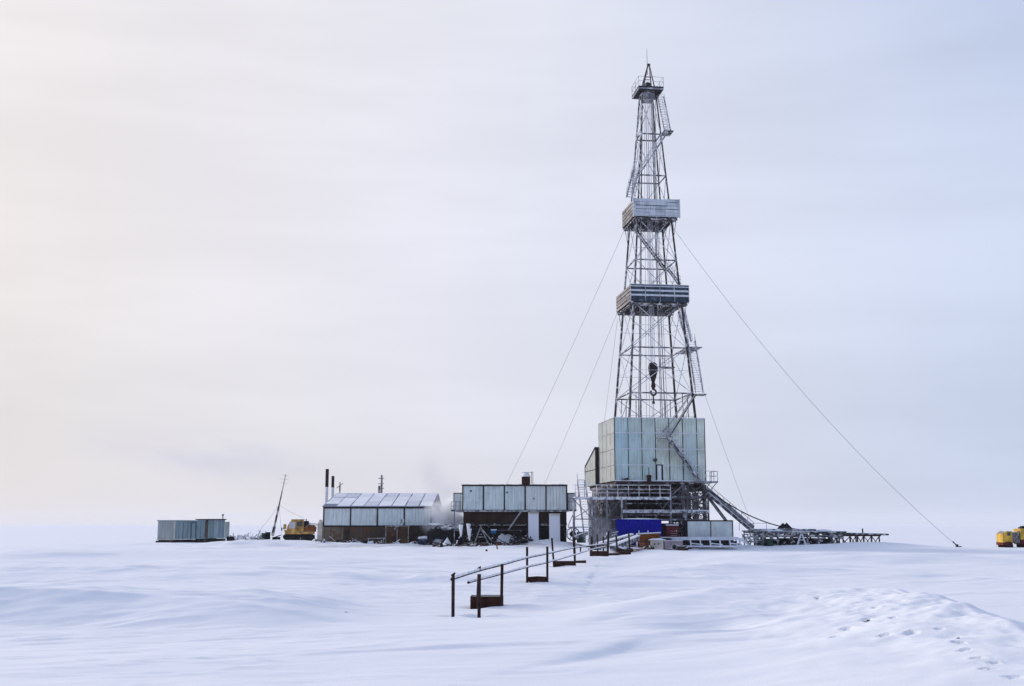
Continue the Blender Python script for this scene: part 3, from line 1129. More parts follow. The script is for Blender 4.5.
mb.build('hook', M['block'], tb)
mb = MB()
mb.tube((0, 0, .25), (0, 0, 1.2), .09, n=8)
mb.tube((0, 0, 0), (0, 0, .35), .17, n=8)
mb.tube((0, 0, -9), (0, 0, 0), .035, n=6)
mb.build('hanging_rod', M['steel_brown'], tb)


# ------------------------------------------------------------------ guy wires
def sagged(p, q, sag, n=14):
    p, q = Vector(p), Vector(q)
    return [p.lerp(q, k / n) + Vector((0, 0, -sag * 4 * (k / n) * (1 - k / n))) for k in range(n + 1)]


RM = Matrix.Translation(Vector((RX, RY, 0))) @ Matrix.Rotation(RROT, 4, 'Z')


def rw(x, y, z_):
    return RM @ Vector((x, y, z_))


def wire(p, q, sag, r, label, anchor=None):
    t = thing('guy_wire', label, 'guy wire', tuple(q), 0, 'guy wires of the derrick')
    MB().path(sagged(p, q, sag), r, n=5).build('cable', M['line'], t, world=True)
    s_ = MB()
    d_ = (Vector(p) - Vector(q)).normalized()
    s_.tube(Vector(q), Vector(q) + d_ * .9, .10, .05, n=6)
    s_.build('turnbuckle', M['steel'], t, world=True)
    if anchor:
        m_ = MB()
        m_.tube(Vector(q) + Vector((0, 0, -.5)), Vector(q) + Vector((0, 0, .28)), .13, n=8)
        m_.box(q[0] - .2, q[0] + .45, q[1] - .2, q[1] + .2, q[2] - .25, q[2] + .05)
        m_.build('anchor', M['black'], t, world=True)
    return t


q = at(957.5, 546.5, 146)
q.z = gz(q.x, q.y) + .15
q = at(957.5, 546.5, 146)
wire(rw(2.9, 0, 43.2), q, 2.7, .022, 'long guy wire running from the upper balcony down to the far right snow', True)
q = at(757, 524, 205)
q.z = .2
wire(rw(4.3, 3.0, 31.5), q, .5, .024, 'short guy wire dropping behind the right ramp from the lower balcony')
q = at(497, 492, 200)
dq = Vector((at(478, 530, 200).x, 200, .2))
wire(rw(-2.9, 2.5, 43.2), dq, 1.0, .024, 'left guy wire from the upper balcony to behind the raised blue house')
dq = Vector((at(519, 530, 205).x, 205, .2))
wire(rw(-3.8, 3.8, 31.7), dq, .6, .022, 'left guy wire from the lower balcony to behind the raised blue house')
dq = Vector((at(588, 530, 185).x, 185, .2))
wire(rw(-3.8, 4.0, 30.7), dq, .3, .02, 'left guy wire nearest the derrick legs, ending behind the panelled base')

# ------------------------------------------------------------------ ramp to the pipe racks
ra = thing('pipe_ramp', 'dark steel ramp sloping from the rig floor down to the pipe rack', 'ramp',
           tuple(at(752, 545, 146)))
p, q = at(705.5, 491, 145.5), at(752.5, 530.5, 143)
mb = MB()
mb.bar(p, q, 1.5, .35)
mb.build('slide', M['steel'], ra, world=True)
mb = MB()
for s_ in (-.72, .72):
    mb.bar(p + Vector((0, s_, .35)), q + Vector((0, s_, .35)), .12, .45)
mb.build('side_beam', M['grey_steel'], ra, world=True)
mb = MB()
mb.bar(at(706, 494, 145.5), at(727, 522, 145), .45, .4)
mb.build('prop', M['grey_steel'], ra, world=True)
mb = MB()
n = 8
off = Vector((0, -.8, 0))
for k in range(n + 1):
    c = p.lerp(q, k / n) + off
    mb.tube(c, c + Vector((0, 0, 1.0)), .03, n=5)
mb.tube(p + off + Vector((0, 0, 1.0)), q + off + Vector((0, 0, 1.0)), .035, n=5)
mb.build('handrail', M['grey_steel'], ra, world=True)
hs = sagged(at(708, 490, 143), at(814, 530, 145), 1.3)
tag(MB().path(hs, .075, n=6).build('hose', M['black']), 'black hose sagging from the rig floor to the pipe rack', 'hose')

# ------------------------------------------------------------------ pipe racks on the right
YR = 146
rk = thing('pipe_rack', 'long low snowy rack loaded with dark pipes beside the ramp', 'pipe rack', tuple(at(795, 547, YR)))
mb = MB()
x0, x1 = zx(754, YR), zx(838, YR)
zt_ = at(800, 532.0, YR).z
for k in range(16):
    yy = YR - 2 + 4.2 * k / 15
    o_ = random.uniform(-1.5, .6)
    mb.tube((x0 + o_, yy, zt_ + .05 * random.random()), (x1 + random.uniform(-1.5, .5), yy, zt_), .13, n=8)
for k in range(9):
    yy = YR - 1.4 + 3 * k / 8
    mb.tube((x0 + random.uniform(0, 1), yy, zt_ + .27), (x0 + random.uniform(4, 9), yy, zt_ + .27), .13, n=8)
mb.build('pipe_stack', M['steel'], rk, world=True)
mb = MB()
for k in range(9):
    x = x0 + .4 + (x1 - x0 - .8) * min(1, max(0, (k + random.uniform(-.35, .35)) / 8))
    for yy in (YR - 2, YR + 2):
        mb.bar((x, yy, -.3), (x, yy, zt_ - .15), .22)
    mb.bar((x, YR - 2.1, zt_ - .26), (x, YR + 2.1, zt_ - .26), .2, .2)
mb.bar((x0, YR - 2.1, zt_ - .5), (x1, YR - 2.1, zt_ - .5), .2, .28)
mb.build('rack_frame', M['steel'], rk, world=True)
mb = MB()
for k in range(6):
    x = x0 + 1.2 + (x1 - x0 - 3.4) * k / 5
    mb.box(x - .75, x + .85, YR - 1.6, YR + 1.4, -.2, zt_ - .6 - .35 * random.random())
mb.build('stored_box', M['black'], rk, world=True)
mb = MB()
for k in range(22):
    x = x0 + random.uniform(0, x1 - x0)
    p = Vector((x, YR - 2.6 + random.uniform(-.4, .3), random.uniform(.2, zt_ - .1)))
    mb.bar(p, p + Vector((random.uniform(-1.6, 1.6), random.uniform(-.3, .3), random.uniform(-.5, .5))), random.uniform(.07, .2))
mb.build('loose_bar', M['steel'], rk, world=True)['kind'] = 'stuff'
mb = MB()
for k in range(9):
    x = x0 + random.uniform(0, x1 - x0)
    mb.lump((x, YR + random.uniform(-1.8, 1.2), zt_ + .1), random.uniform(.5, 1.3), .6, .2, .35, k)
mb.build('snow_cap', M['snow'], rk, world=True, smooth=True)
mb = MB()
a = at(773, 534, YR - 2)
for x in (0, 1.7, 3.4):
    mb.tube((a.x + x - 4.2, YR - 2.1, zt_ + .2), (a.x + x - 4.2, YR - 2.1, zt_ + 1.1), .03, n=5)
mb.tube((a.x - 4.2, YR - 2.1, zt_ + 1.1), (a.x - .8, YR - 2.1, zt_ + 1.1), .03, n=5)
mb.build('rack_railing', M['grey_steel'], rk, world=True)
mb = MB()
p = at(784.5, 524.5, YR)
mb.bar(at(779, 530, YR), p, .25, .6)
mb.bar(p, at(790, 530, YR), .25, .7)
mb.build('folded_flap', M['dark'], rk, world=True)

rk = thing('pipe_trestle', 'braced rusty trestle carrying the ends of long pipes at the rack end', 'trestle', tuple(at(865, 547, YR)))
mb = MB()
x0, x1 = zx(826, YR), zx(876, YR)
zt_ = at(860, 533.6, YR).z
for k in range(9):
    yy = YR - 1.6 + 3.0 * k / 8
    mb.tube((x0 + random.uniform(-1.5, .6), yy, zt_ + .1), (zx(889 - 13 * random.random(), YR), yy, zt_ - .1), .12, n=8)
mb.build('pipe_stack', M['steel'], rk, world=True)
mb = MB()
for yy in (YR - 1.6, YR + 1.6):
    for k in range(4):
        a, b = x0 + (x1 - x0) * ((0, .16, .52, .80)[k] + .02), x0 + (x1 - x0) * (.13, .40, .66, .97)[k]
        for x in (a, b):
            mb.bar((x, yy, -.3), (x, yy, zt_ - .2), .14)
        mb.bar((a, yy, .2), (b, yy, zt_ - .3), .09)
        mb.bar((b, yy, .2), (a, yy, zt_ - .3), .09)
    mb.bar((x0, yy, zt_ - .22), (x1, yy, zt_ - .22), .18, .2)
    mb.bar((x0, yy, .15), (x1, yy, .15), .1, .1)
mb.build('braced_frame', M['post'], rk, world=True)
mb = MB()
c = at(862.5, 528.5, YR - 1.6)
mb.bar((c.x, c.y, zt_), (c.x, c.y, c.z), .14)
mb.build('marker_peg', M['dark'], rk, world=True)
mb = MB()
for sx in (-1, 1):
    for yy in (YR - 3.2, YR - 2.6):
        mb.bar(at(801.5, 533, yy), at(801.5 + sx * 4.6, 545.5, yy), .16)
a, b = at(799, 540, YR - 3.25), at(804, 540, YR - 3.25)
mb.bar(a, b, .1)
tag(mb.build('sawhorse', M['white']), 'white a-shaped trestle in front of the dark pipe rack', 'sawhorse')
a = at(767, 537, YR - 3)
mb = MB()
mb.box(a.x, a.x + .62, YR - 3.3, YR - 2.7, .1, 1.15)
mb.box(a.x - .03, a.x + .65, YR - 3.33, YR - 2.67, 1.15, 1.22)
tag(mb.build('oil_can', M['green'], bevel=.04), 'small dark green bin at the foot of the ramp', 'bin')
# tangle at the ramp foot
mb = MB()
for k in range(16):
    a = at(742 + 24 * random.random(), 531 + 12 * random.random(), YR - 2.5)
    b = at(742 + 24 * random.random(), 534 + 12 * random.random(), YR - 2.0)
    mb.bar(a, b, .1)
for px in (744, 750, 756, 763):
    a = at(px, 530.5, YR - 2.4)
    mb.bar((a.x, a.y, -.2), a, .12)
mb.bar(at(742, 531, YR - 2.4), at(766, 531, YR - 2.4), .14)
mb.bar(at(742, 537, YR - 2.4), at(766, 537, YR - 2.4), .12)
tag(mb.build('scrap_pile', M['frosted']), 'tangle of frosted steel bars at the foot of the ramp', 'scrap')

# ------------------------------------------------------------------ in front of the rig
YB = 139.5
a, b = at(617.5, 519.3, YB), at(661, 519.3, YB)
bc = thing('shipping_container', 'bright blue steel container in front of the rig', 'container', ((a.x + b.x) / 2, YB + 1.2, .1))
MB().box(a.x + .1, b.x - .1, YB, YB + 2.4, .45, a.z - .1).build('body', M['blue'], bc, world=True)
mb = MB()
for x in (a.x + .03, b.x - .03):
    for y in (YB - .01, YB + 2.42):
        mb.box(x - .07, x + .07, y - .07, y + .07, .3, a.z - .02)
mb.box(a.x + .1, b.x - .1, YB - .03, YB + 2.45, a.z - .1, a.z)
mb.box(a.x + .1, b.x - .1, YB - .03, YB + 2.45, .3, .45)
mb.build('frame', M['blue'], bc, world=True)
mb = MB()
mb.lump(((a.x + b.x) / 2 + .2, YB + 1.0, a.z - .02), 2.5, 1.0, .13, .3, 5)
mb.build('snow_cap', M['snow'], bc, world=True, smooth=True)

YO = 136.0
a, b = at(637, 533.8, YO), at(660.3, 533.0, YO)
ob = thing('skip_bin', 'rusty orange steel skip with snow on its rim in front of the blue container', 'skip', ((a.x + b.x) / 2, YO + 1, .1))
mb = MB()
mb.hexa([(a.x + .1, YO + .1, .95), (b.x - .1, YO + .1, .95), (b.x - .1, YO + 2, .95), (a.x + .1, YO + 2, .95),
         (a.x, YO, a.z - .05), (b.x, YO, b.z), (b.x, YO + 2.1, b.z), (a.x, YO + 2.1, a.z - .05)])
mb.build('bin', M['orange'], ob, world=True)
mb = MB()
mb.bar((a.x - .1, YO - .05, a.z), (b.x + .05, YO - .05, b.z + .05), .14, .14)
mb.bar((a.x - .02, YO - .04, .1), (a.x - .02, YO - .04, a.z), .14, .14)
mb.build('rim', M['white'], ob, world=True)
mb = MB()
mb.box(a.x + .25, b.x - .1, YO + .05, YO + 2, 0, .86)
mb.build('skid', M['rust_lite'], ob, world=True)
for px in (639, 648):
    c = at(px, 531.8, YO)
    MB().tube((c.x, YO - .05, c.z - .2), (c.x, YO - .05, c.z + .15), .05, n=6).build('lug', M['white'], ob, world=True)

YC = 140.0
a, b = at(666.5, 525.5, YC), at(678.3, 525.5, YC)
rc = thing('cabinet', 'dark red steel cabinet with a snowy top beside the blue container', 'cabinet', ((a.x + b.x) / 2, YC + .5, .2))
MB().box(a.x, b.x, YC, YC + 1.2, .6, a.z).build('body', M['redbrown'], rc, world=True)
MB().box(a.x - .05, b.x + .05, YC - .05, YC + 1.2, a.z, a.z + .12).build('top', M['white'], rc, world=True)
mb = MB()
for zz in (.35, .55, .75):
    mb.box(a.x + .5, b.x - .15, YC - .03, YC - .002, a.z - 1.3 * zz - .25, a.z - 1.3 * zz - .2)
mb.box(b.x - .3, b.x - .18, YC - .06, YC - .032, a.z - .75, a.z - .55)
mb.build('handle', M['pinkish'], rc, world=True)

YW = 141.0
a, b = at(686.5, 520.3, YW), at(733, 520.0, YW)
wc = thing('site_cabin', 'long pale grey cabin of two panels at the foot of the ramp', 'cabin', ((a.x + b.x) / 2, YW + 1.2, .2))
mb = MB()
xm = at(710.5, 520, YW).x
mb.box(a.x + .12, xm - .05, YW, YW + 2.3, 1.05, a.z - .12)
mb.box(xm + .05, b.x - .12, YW, YW + 2.3, 1.05, a.z - .12)
mb.build('wall', M['panel_white'], wc, world=True)
mb = MB()
mb.box(a.x, b.x, YW - .05, YW + 2.4, a.z - .12, a.z + .02)
mb.box(a.x, b.x, YW - .05, YW + 2.4, .85, 1.05)
for x in (a.x + .06, xm, b.x - .06):
    mb.box(x - .05, x + .05, YW - .06, YW + 2.3, 1.05, a.z - .12)
mb.build('frame', M['brown_trim'], wc, world=True)

YS = 137.5
a, b = at(672, 538.7, YS), at(741, 538.7, YS)
sl = thing('sled_frame', 'long white welded sled frame lying in front of the pale cabin', 'sled', ((a.x + b.x) / 2, YS, .0))
mb = MB()
zt_, zb_ = at(700, 539, YS).z, at(700, 546.3, YS).z
for y in (YS, YS + 2.0):
    mb.bar((a.x, y, zt_), (b.x, y, zt_), .2, .22)
    mb.bar((a.x, y, zb_), (b.x + .6, y, zb_), .2, .2)
    n = 6
    for k in range(n + 1):
        x = a.x + 1.1 + (b.x - a.x - 1.2) * k / n
        mb.bar((x, y, zb_), (x - .12, y, zt_), .16)
    for k in range(0, n, 1):
        x = a.x + 1.1 + (b.x - a.x - 1.2) * k / n
        if k in (1, 3, 5):
            mb.bar((x, y, zb_ + .35), (x + 1.4, y, zb_ + .2), .14)
mb.bar((b.x, YS, zt_), (b.x + 1.1, YS, zb_), .18)
mb.bar((b.x + .3, YS, zt_ + .2), (b.x - .5, YS, zb_), .14)
mb.build('truss', M['white'], sl, world=True)
mb = MB()
mb.box(a.x - 3.2, b.x - .3, YS - .06, YS + 2.1, zt_ + .12, zt_ + .22)
mb.build('deck', M['white'], sl, world=True)
MB().box(a.x + .9, b.x - .4, YS + .7, YS + 1.8, zb_ - .1, zt_ - .25).build('load', M['dark'], sl, world=True)

# crates and pipe end in the snow
Y_ = 135.0
a, b = at(651, 540, Y_), at(663.5, 548.5, Y_)
c1 = thing('crate', 'cream wooden crate with snow on top below the orange skip', 'crate', ((a.x + b.x) / 2, Y_ + .6, -.05))
MB().box(a.x, b.x, Y_, Y_ + 1.2, b.z - .1, a.z).build('box', M['cream'], c1, world=True)
MB().lump(((a.x + b.x) / 2, Y_ + .6, a.z - .02), .9, .7, .2, .25, 8).build('snow_cap', M['snow'], c1, world=True, smooth=True)
mb = MB()
for q_ in (.3, .62):
    mb.box(a.x + (b.x - a.x) * q_ - .08, a.x + (b.x - a.x) * q_ + .08, Y_ - .03, Y_ - .002, b.z + .45, b.z + .6)
mb.build('slot', M['black'], c1, world=True)
a, b = at(664.5, 541, Y_), at(683, 548.3, Y_)
c2 = thing('crate', 'dull pinkish crate beside the sled frame', 'crate', ((a.x + b.x) / 2, Y_ + .6, -.05))
MB().box(a.x, b.x, Y_, Y_ + 1.2, b.z - .1, a.z).build('box', M['pinkish'], c2, world=True)
MB().box(a.x - .03, b.x + .03, Y_ - .03, Y_ + 1.23, a.z, a.z + .08).build('lid', M['white'], c2, world=True)
p, q = at(674, 547, 132), at(679, 548.5, 134)
mb = MB()
ns = 16
d_ = (q - p).normalized()
a_ = d_.cross(Vector((0, 0, 1))).normalized()
b_ = a_.cross(d_)
vs = []
for c_, r_ in ((p, .34), (q, .34), (q, .28), (p, .28)):
    for k in range(ns):
        t = 2 * PI * k / ns
        vs.append(c_ + a_ * r_ * math.cos(t) + b_ * r_ * math.sin(t))
fs = []
for j in range(4):
    for k in range(ns):
        k2 = (k + 1) % ns
        fs.append((j * ns + k, j * ns + k2, ((j + 1) % 4) * ns + k2, ((j + 1) % 4) * ns + k))
mb.add(vs, fs)
tag(mb.build('pipe_end', M['grey_steel'], smooth=True), 'open end of a wide pipe poking from the snow by the crates', 'pipe')
# red plank and snowy beams by the container
tag(MB().bar(at(627, 550.3, 122), at(642, 548.6, 124), .5, .12).build('plank', M['rust_lite']),
    'reddish plank lying on the snow below the skip', 'plank')
for i, (p, q, lab) in enumerate((((598, 546.5), (631.5, 536.8), 'upper snow topped beam leading up to the blue container'),
                                 ((612, 548.5), (638, 538.2), 'lower snow topped beam ending at the orange skip'))):
    p, q = at(*p, 118), at(*q, 134)
    t = thing('beam', lab, 'beam', tuple(p), 0, 'snow topped beams by the blue container')
    MB().bar(p, q, .45, .5).build('girder', M['steel'], t, world=True)
    MB().bar(p + Vector((0, 0, .32)), q + Vector((0, 0, .32)), .5, .14).build('snow_cap', M['snow'], t, world=True)
mb = MB()
mb.lump((at(622, 549, 121).x, 121, .0), 1.1, 1.2, .65, .4, 4)
tag(mb.build('scrap_heap', M['rust']), 'dark rusty scrap heap under the snow topped beams', 'scrap')
mb = MB()
c = at(611.5, 536, 136)
for k in range(14):
    a = c + Vector((random.uniform(-1, 1), random.uniform(-.6, .6), random.uniform(-1.2, .6)))
    b = c + Vector((random.uniform(-1, 1), random.uniform(-.6, .6), random.uniform(-1.2, .6)))
    mb.bar(a, b, .13)
tag(mb.build('scrap_pile', M['steel']), 'dark tangle of bars left of the blue container', 'scrap')

# ------------------------------------------------------------------ SHED (left of centre)
YF = 158.0
XL, XR = zx(323.5, YF), zx(431, YF)
ZE, ZM = at(380, 507.8, YF).z, at(380, 526.2, YF).z
sh = thing('pump_shed', 'long shed of pale blue panels over rusty sheeting under a snowy pitched roof', 'shed', ((XL + XR) / 2, YF + 8, 0))
mb, fr, lo = MB(), MB(), MB()
for k in range(4):
    a, b = XL + (XR - XL) * k / 4, XL + (XR - XL) * (k + 1) / 4
    mb.box(a + .1, b - .1, YF, YF + .08, ZM + .12, ZE - .1, random.random())
for k in range(5):
    a = XL + (XR - XL) * k / 4
    fr.box(a - .09, a + .09, YF - .06, YF + .1, ZM - .1, ZE)
fr.box(XL, XR, YF - .08, YF + .1, ZM - .1, ZM + .1)
fr.box(XL - .1, XR + .1, YF - .1, YF + .12, ZE - .1, ZE + .12)
cuts = [0, .19, .245, .40, .585, .77, .80, 1.0]
tn = [1, .1, .45, .25, .1, .0, .1]
for k in range(7):
    a, b = XL + (XR - XL) * cuts[k], XL + (XR - XL) * cuts[k + 1]
    lo.box(a + .02, b - .02, YF - .02 - .04 * (k % 2), YF + .1, -.4, ZM - .1, tn[k])
RIDGE_Y, BACK_Y = YF + 12, YF + 24
ZR = at(390, 494.0, RIDGE_Y).z
gb = MB()
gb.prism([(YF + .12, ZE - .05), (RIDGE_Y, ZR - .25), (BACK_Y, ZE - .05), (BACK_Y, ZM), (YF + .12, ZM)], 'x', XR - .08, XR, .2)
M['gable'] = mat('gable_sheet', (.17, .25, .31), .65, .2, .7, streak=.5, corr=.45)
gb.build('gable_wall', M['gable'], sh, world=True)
mb.prism([(YF + .12, ZE - .05), (RIDGE_Y, ZR - .25), (BACK_Y, ZE - .05), (BACK_Y, ZM), (YF + .12, ZM)], 'x', XL, XL + .08, .4)
lo.box(XR - .1, XR - .02, YF + .12, BACK_Y, -.4, ZM - .03, .1)
lo.box(XL, XL + .1, YF + .12, BACK_Y, -.4, ZM - .03, .3)
lo.box(XL, XR, BACK_Y - .1, BACK_Y, -.4, ZE - .1, .2)
mb.build('upper_wall', M['panel_blue'], sh, world=True)
fr.build('wall_frame', M['brown_trim'], sh, world=True)
lo.build('lower_wall', M['shed_low'], sh, world=True)
rf = MB()
rf.hexa([(XL - .2, YF - .25, ZE + .12), (XR + .2, YF - .25, ZE + .12), (XR + .2, RIDGE_Y, ZR), (XL - .2, RIDGE_Y, ZR),
         (XL - .2, YF - .25, ZE + .2), (XR + .2, YF - .25, ZE + .2), (XR + .2, RIDGE_Y, ZR + .08), (XL - .2, RIDGE_Y, ZR + .08)])
rf.hexa([(XL - .2, RIDGE_Y, ZR), (XR + .2, RIDGE_Y, ZR), (XR + .2, BACK_Y, ZE + .12), (XL - .2, BACK_Y, ZE + .12),
         (XL - .2, RIDGE_Y, ZR + .08), (XR + .2, RIDGE_Y, ZR + .08), (XR + .2, BACK_Y, ZE + .2), (XL - .2, BACK_Y, ZE + .2)])
M['roof_dark'] = mat('roof_sheet', (.16, .18, .24), .6, .2, .8)
roof = rf.build('roof', M['roof_dark'], sh, world=True)
sn = MB()
M['roof_snow'] = mat('roof_snow', (.82, .83, .85), .9, .04, .6, tintcol=(.36, .40, .50))
for i in range(8):
    a, b = XL - .15 + (XR - XL + .3) * i / 8, XL - .15 + (XR - XL + .3) * (i + 1) / 8
    for j in range(3):
        f0, f1 = j / 3, (j + 1) / 3
        if i == 0 and j == 0:
            f0 = .16
        wi = random.choice((.05, .09, .13))
        ya, yb = YF - .22 + (RIDGE_Y - YF + .2) * f0 + (.12 if random.random() < .4 else .0), YF - .22 + (RIDGE_Y - YF + .2) * f1 - (.5 if (i in (0, 1) and j == 1) else .0)
        za = lambda y: ZE + .2 + (ZR - ZE - .12) * (y - (YF - .25)) / (RIDGE_Y - YF + .25)
        th = .07
        sn.hexa([(a + wi, ya, za(ya) + .004), (b - wi * .3, ya, za(ya) + .004), (b - wi * .3, yb, za(yb) + .004), (a + wi, yb, za(yb) + .004),
                 (a + wi + .03, ya + .03, za(ya) + th), (b - wi * .3 - .03, ya + .03, za(ya) + th), (b - wi * .3 - .03, yb, za(yb) + th), (a + wi + .03, yb, za(yb) + th)], random.choice((0, 0, .08, .2, .42)))
sn.build('roof_snow', M['roof_snow'], roof, world=True)
# window on the end wall
a = MB()
a.box(XR + .002, XR + .06, YF + 2.0, YF + 6.0, ZM + .5, ZE - .5)
a.build('end_window', M['pale_glass'], sh, world=True)

# roof poles and the chimneys behind the shed
yb = YF + 14
for px, pt, pb, r, lab in ((327.3, 469, 487, .25, 'taller dark chimney pipe with a white foot at the left end of the shed'),
                           (333.0, 476, 487.5, .22, 'shorter dark chimney pipe with a white foot at the left end of the shed')):
    a, m_ = at(px, pt, yb), at(px, pb, yb)
    t = thing('chimney', lab, 'chimney', (a.x, yb, 0), 0, 'chimney pipes behind the shed')
    MB().tube((a.x, yb, m_.z), (a.x, yb, a.z), r, n=12).build('flue', M['post'], t, world=True)
    MB().tube((a.x, yb, 0), (a.x, yb, m_.z), r * .95, n=12).build('iced_flue', M['white'], t, world=True)
a = at(340, 482, yb + 2)
mb = MB()
mb.tube((a.x, yb + 2, 0), (a.x, yb + 2, a.z), .08, n=6)
mb.bar((a.x - .5, yb + 2, a.z - .9), (a.x + .45, yb + 2, a.z - .2), .09)
mb.bar((a.x, yb + 2, a.z - .5), (a.x, yb + 2, a.z - 1.4), .2)
tag(mb.build('pole', M['wood']), 'thin crooked pole right of the two chimney pipes', 'pole')
a = at(381.8, 475, yb)
mb = MB()
mb.tube((a.x, yb, 0), (a.x, yb, a.z), .17, .14, n=8)
for dz in (.5, 1.3, 2.0):
    mb.tube((a.x - .5, yb, a.z - dz), (a.x + .35, yb, a.z - dz), .06, n=6)
mb.box(a.x - .5, a.x - .2, yb - .15, yb + .15, a.z - 2.9, a.z - 1.6)
tag(mb.build('utility_pole', M['wood']), 'grey utility pole with short crossbars rising behind the snowy shed roof', 'pole')

# rusty tank and clutter along the shed
Y_ = YF - 2.2
a, b = at(386, 526.5, Y_), at(408.5, 526.5, Y_)
tk = thing('steel_tank', 'big square rusty tank standing against the shed wall', 'tank', ((a.x + b.x) / 2, Y_ + .9, -.1))
M['tank'] = mat('rusty_tank', (.075, .042, .025), .85, .5, .8, streak=.5, rust=.8)
MB().box(a.x, b.x, Y_, Y_ + 1.8, -.3, a.z).build('body', M['tank'], tk, world=True)
mb = MB()
for x in (a.x, (a.x + b.x) / 2, b.x):
    mb.box(x - .06, x + .06, Y_ - .06, Y_ - .002, -.2, a.z)
mb.box(a.x - .08, b.x + .08, Y_ - .08, Y_ + 1.85, a.z, a.z + .12)
mb.build('rim', M['wood'], tk, world=True)
mb = MB()
mb.bar(at(394.5, 529.5, Y_ - .3), at(402, 521.5, Y_ - .1), .3, .22)
c = at(402.6, 521, Y_)
mb.box(c.x - .22, c.x + .22, Y_ - .3, Y_ + .2, c.z - .25, c.z + .25)
mb.build('spout', M['frosted'], tk, world=True)
mb = MB()
p, q = at(367, 538.6, Y_), at(385, 538.2, Y_)
mb.bar(p, q, .16, .14)
for x in (p.x + .2, q.x - .2):
    mb.bar((x, Y_, -.3), (x, Y_, p.z), .12)
tag(mb.build('bench', M['wood']), 'low snowy bench against the rusty part of the shed wall', 'bench')
for i, (px, py, r, m_, lab) in enumerate(((424.5, 541, .95, 'bright_blue', 'snowy dark blue tank lying at the right corner of the shed'),)):
    c = at(px, py, Y_ - .3)
    t = thing('fuel_drum', lab, 'drum', (c.x, Y_ - .3, -.1))
    M['drum_blue'] = mat('drum_blue', (.02, .035, .075), .6, .3, 1.2, snow=1.0, frost=.1)
    MB().tube((c.x - .85, Y_ - .3, .62), (c.x + .95, Y_ - .3, .62), .68, n=18).build('drum', M['drum_blue'], t, world=True)
    MB().lump((c.x, Y_ - .3, 1.16), .9, .5, .2, .3, 6).build('snow_cap', M['snow'], t, world=True, smooth=True)
for i, (px, py, rx, lab) in enumerate(((357, 543.5, .5, 'small snow covered lump under the second shed panel'),
                                       (371, 542.5, .6, 'snowy lump below the low bench at the shed'),
                                       (397, 543.5, .35, 'snow lump at the foot of the rusty tank'),
                                       (414.5, 543.0, .75, 'round snowy lump between the tank and the blue drum'))):
    c = at(px, py, Y_ - .6)
    tag(MB().lump((c.x, c.y, gz(c.x, c.y) - .1), rx, .5, .42, .4, i + 11).build('snow_lump', M['snow'], smooth=True), lab, 'snow heap',
        'snow lumps along the shed')
a = at(320.5, 521.5, YF + .5)
mb = MB()
mb.box(a.x - .35, a.x + .35, YF + .2, YF + 1.0, -.2, a.z - .2)
mb.tube((a.x, YF + .6, a.z - .2), (a.x, YF + .6, a.z + .25), .35, .2, n=10)
tag(mb.build('standpipe_box', M['cream']), 'narrow pale box with a blue cap at the left corner of the shed', 'box')
mb = MB()
for k in range(12):
    a = at(311 + 12 * random.random(), 541 + 4 * random.random(), YF - 1)
    b = at(311 + 14 * random.random(), 543 + 3 * random.random(), YF - 2)
    mb.bar(a, b, .12)
tag(mb.build('scrap_wood', M['wood']), 'scattered boards on the snow at the left corner of the shed', 'scrap')

# ------------------------------------------------------------------ dark fuel bladder and heap between the houses
YH = 155
c = at(446, 545, YH)
t = thing('fuel_bladder', 'big black bulging tarpaulin covered heap between the shed and the raised house', 'tarp heap', (c.x, YH, 0))
mb = MB()
mb.lump((at(441, 545, YH).x, YH + 1, -.2), 2.3, 2.5, 3.3, .16, 2, 26, 12)
mb.lump((at(451.5, 545, YH - .5).x, YH + .4, -.2), 2.0, 2.2, 2.9, .18, 9, 26, 12)
mb.build('cover', M['black'], t, world=True, smooth=True)
mb = MB()
mb.lump((at(437, 524, YH).x, YH + 1, at(437, 524.5, YH).z - .1), 1.5, 1.5, .25, .3, 5)
mb.build('snow_cap', M['snow'], t, world=True, smooth=True)
c = at(447, 546, YH - 4)
mb = MB()
n = 20
vs = [(c.x + .05, YH - 4, at(447, 537.2, YH - 4).z)]
for j, (rr, zz) in enumerate(((.45, .62), (.9, .22), (1.25, -.25))):
    for k in range(n):
        t_ = 2 * PI * k / n
        r_ = rr * (1 + .12 * mnoise.noise(Vector((math.cos(t_) * 2, math.sin(t_) * 2, j))))
        vs.append((c.x + r_ * math.cos(t_), YH - 4 + r_ * math.sin(t_), zz))
fs = [(0, 1 + k, 1 + (k + 1) % n) for k in range(n)]
for j in range(2):
    for k in range(n):
        fs.append((1 + j * n + k, 1 + (j + 1) * n + k, 1 + (j + 1) * n + (k + 1) % n, 1 + j * n + (k + 1) % n))
mb.add(vs, fs)
tag(mb.build('snow_cone', M['snow'], smooth=True), 'pointed pale snow cone in front of the black tarpaulin heap', 'snow heap')

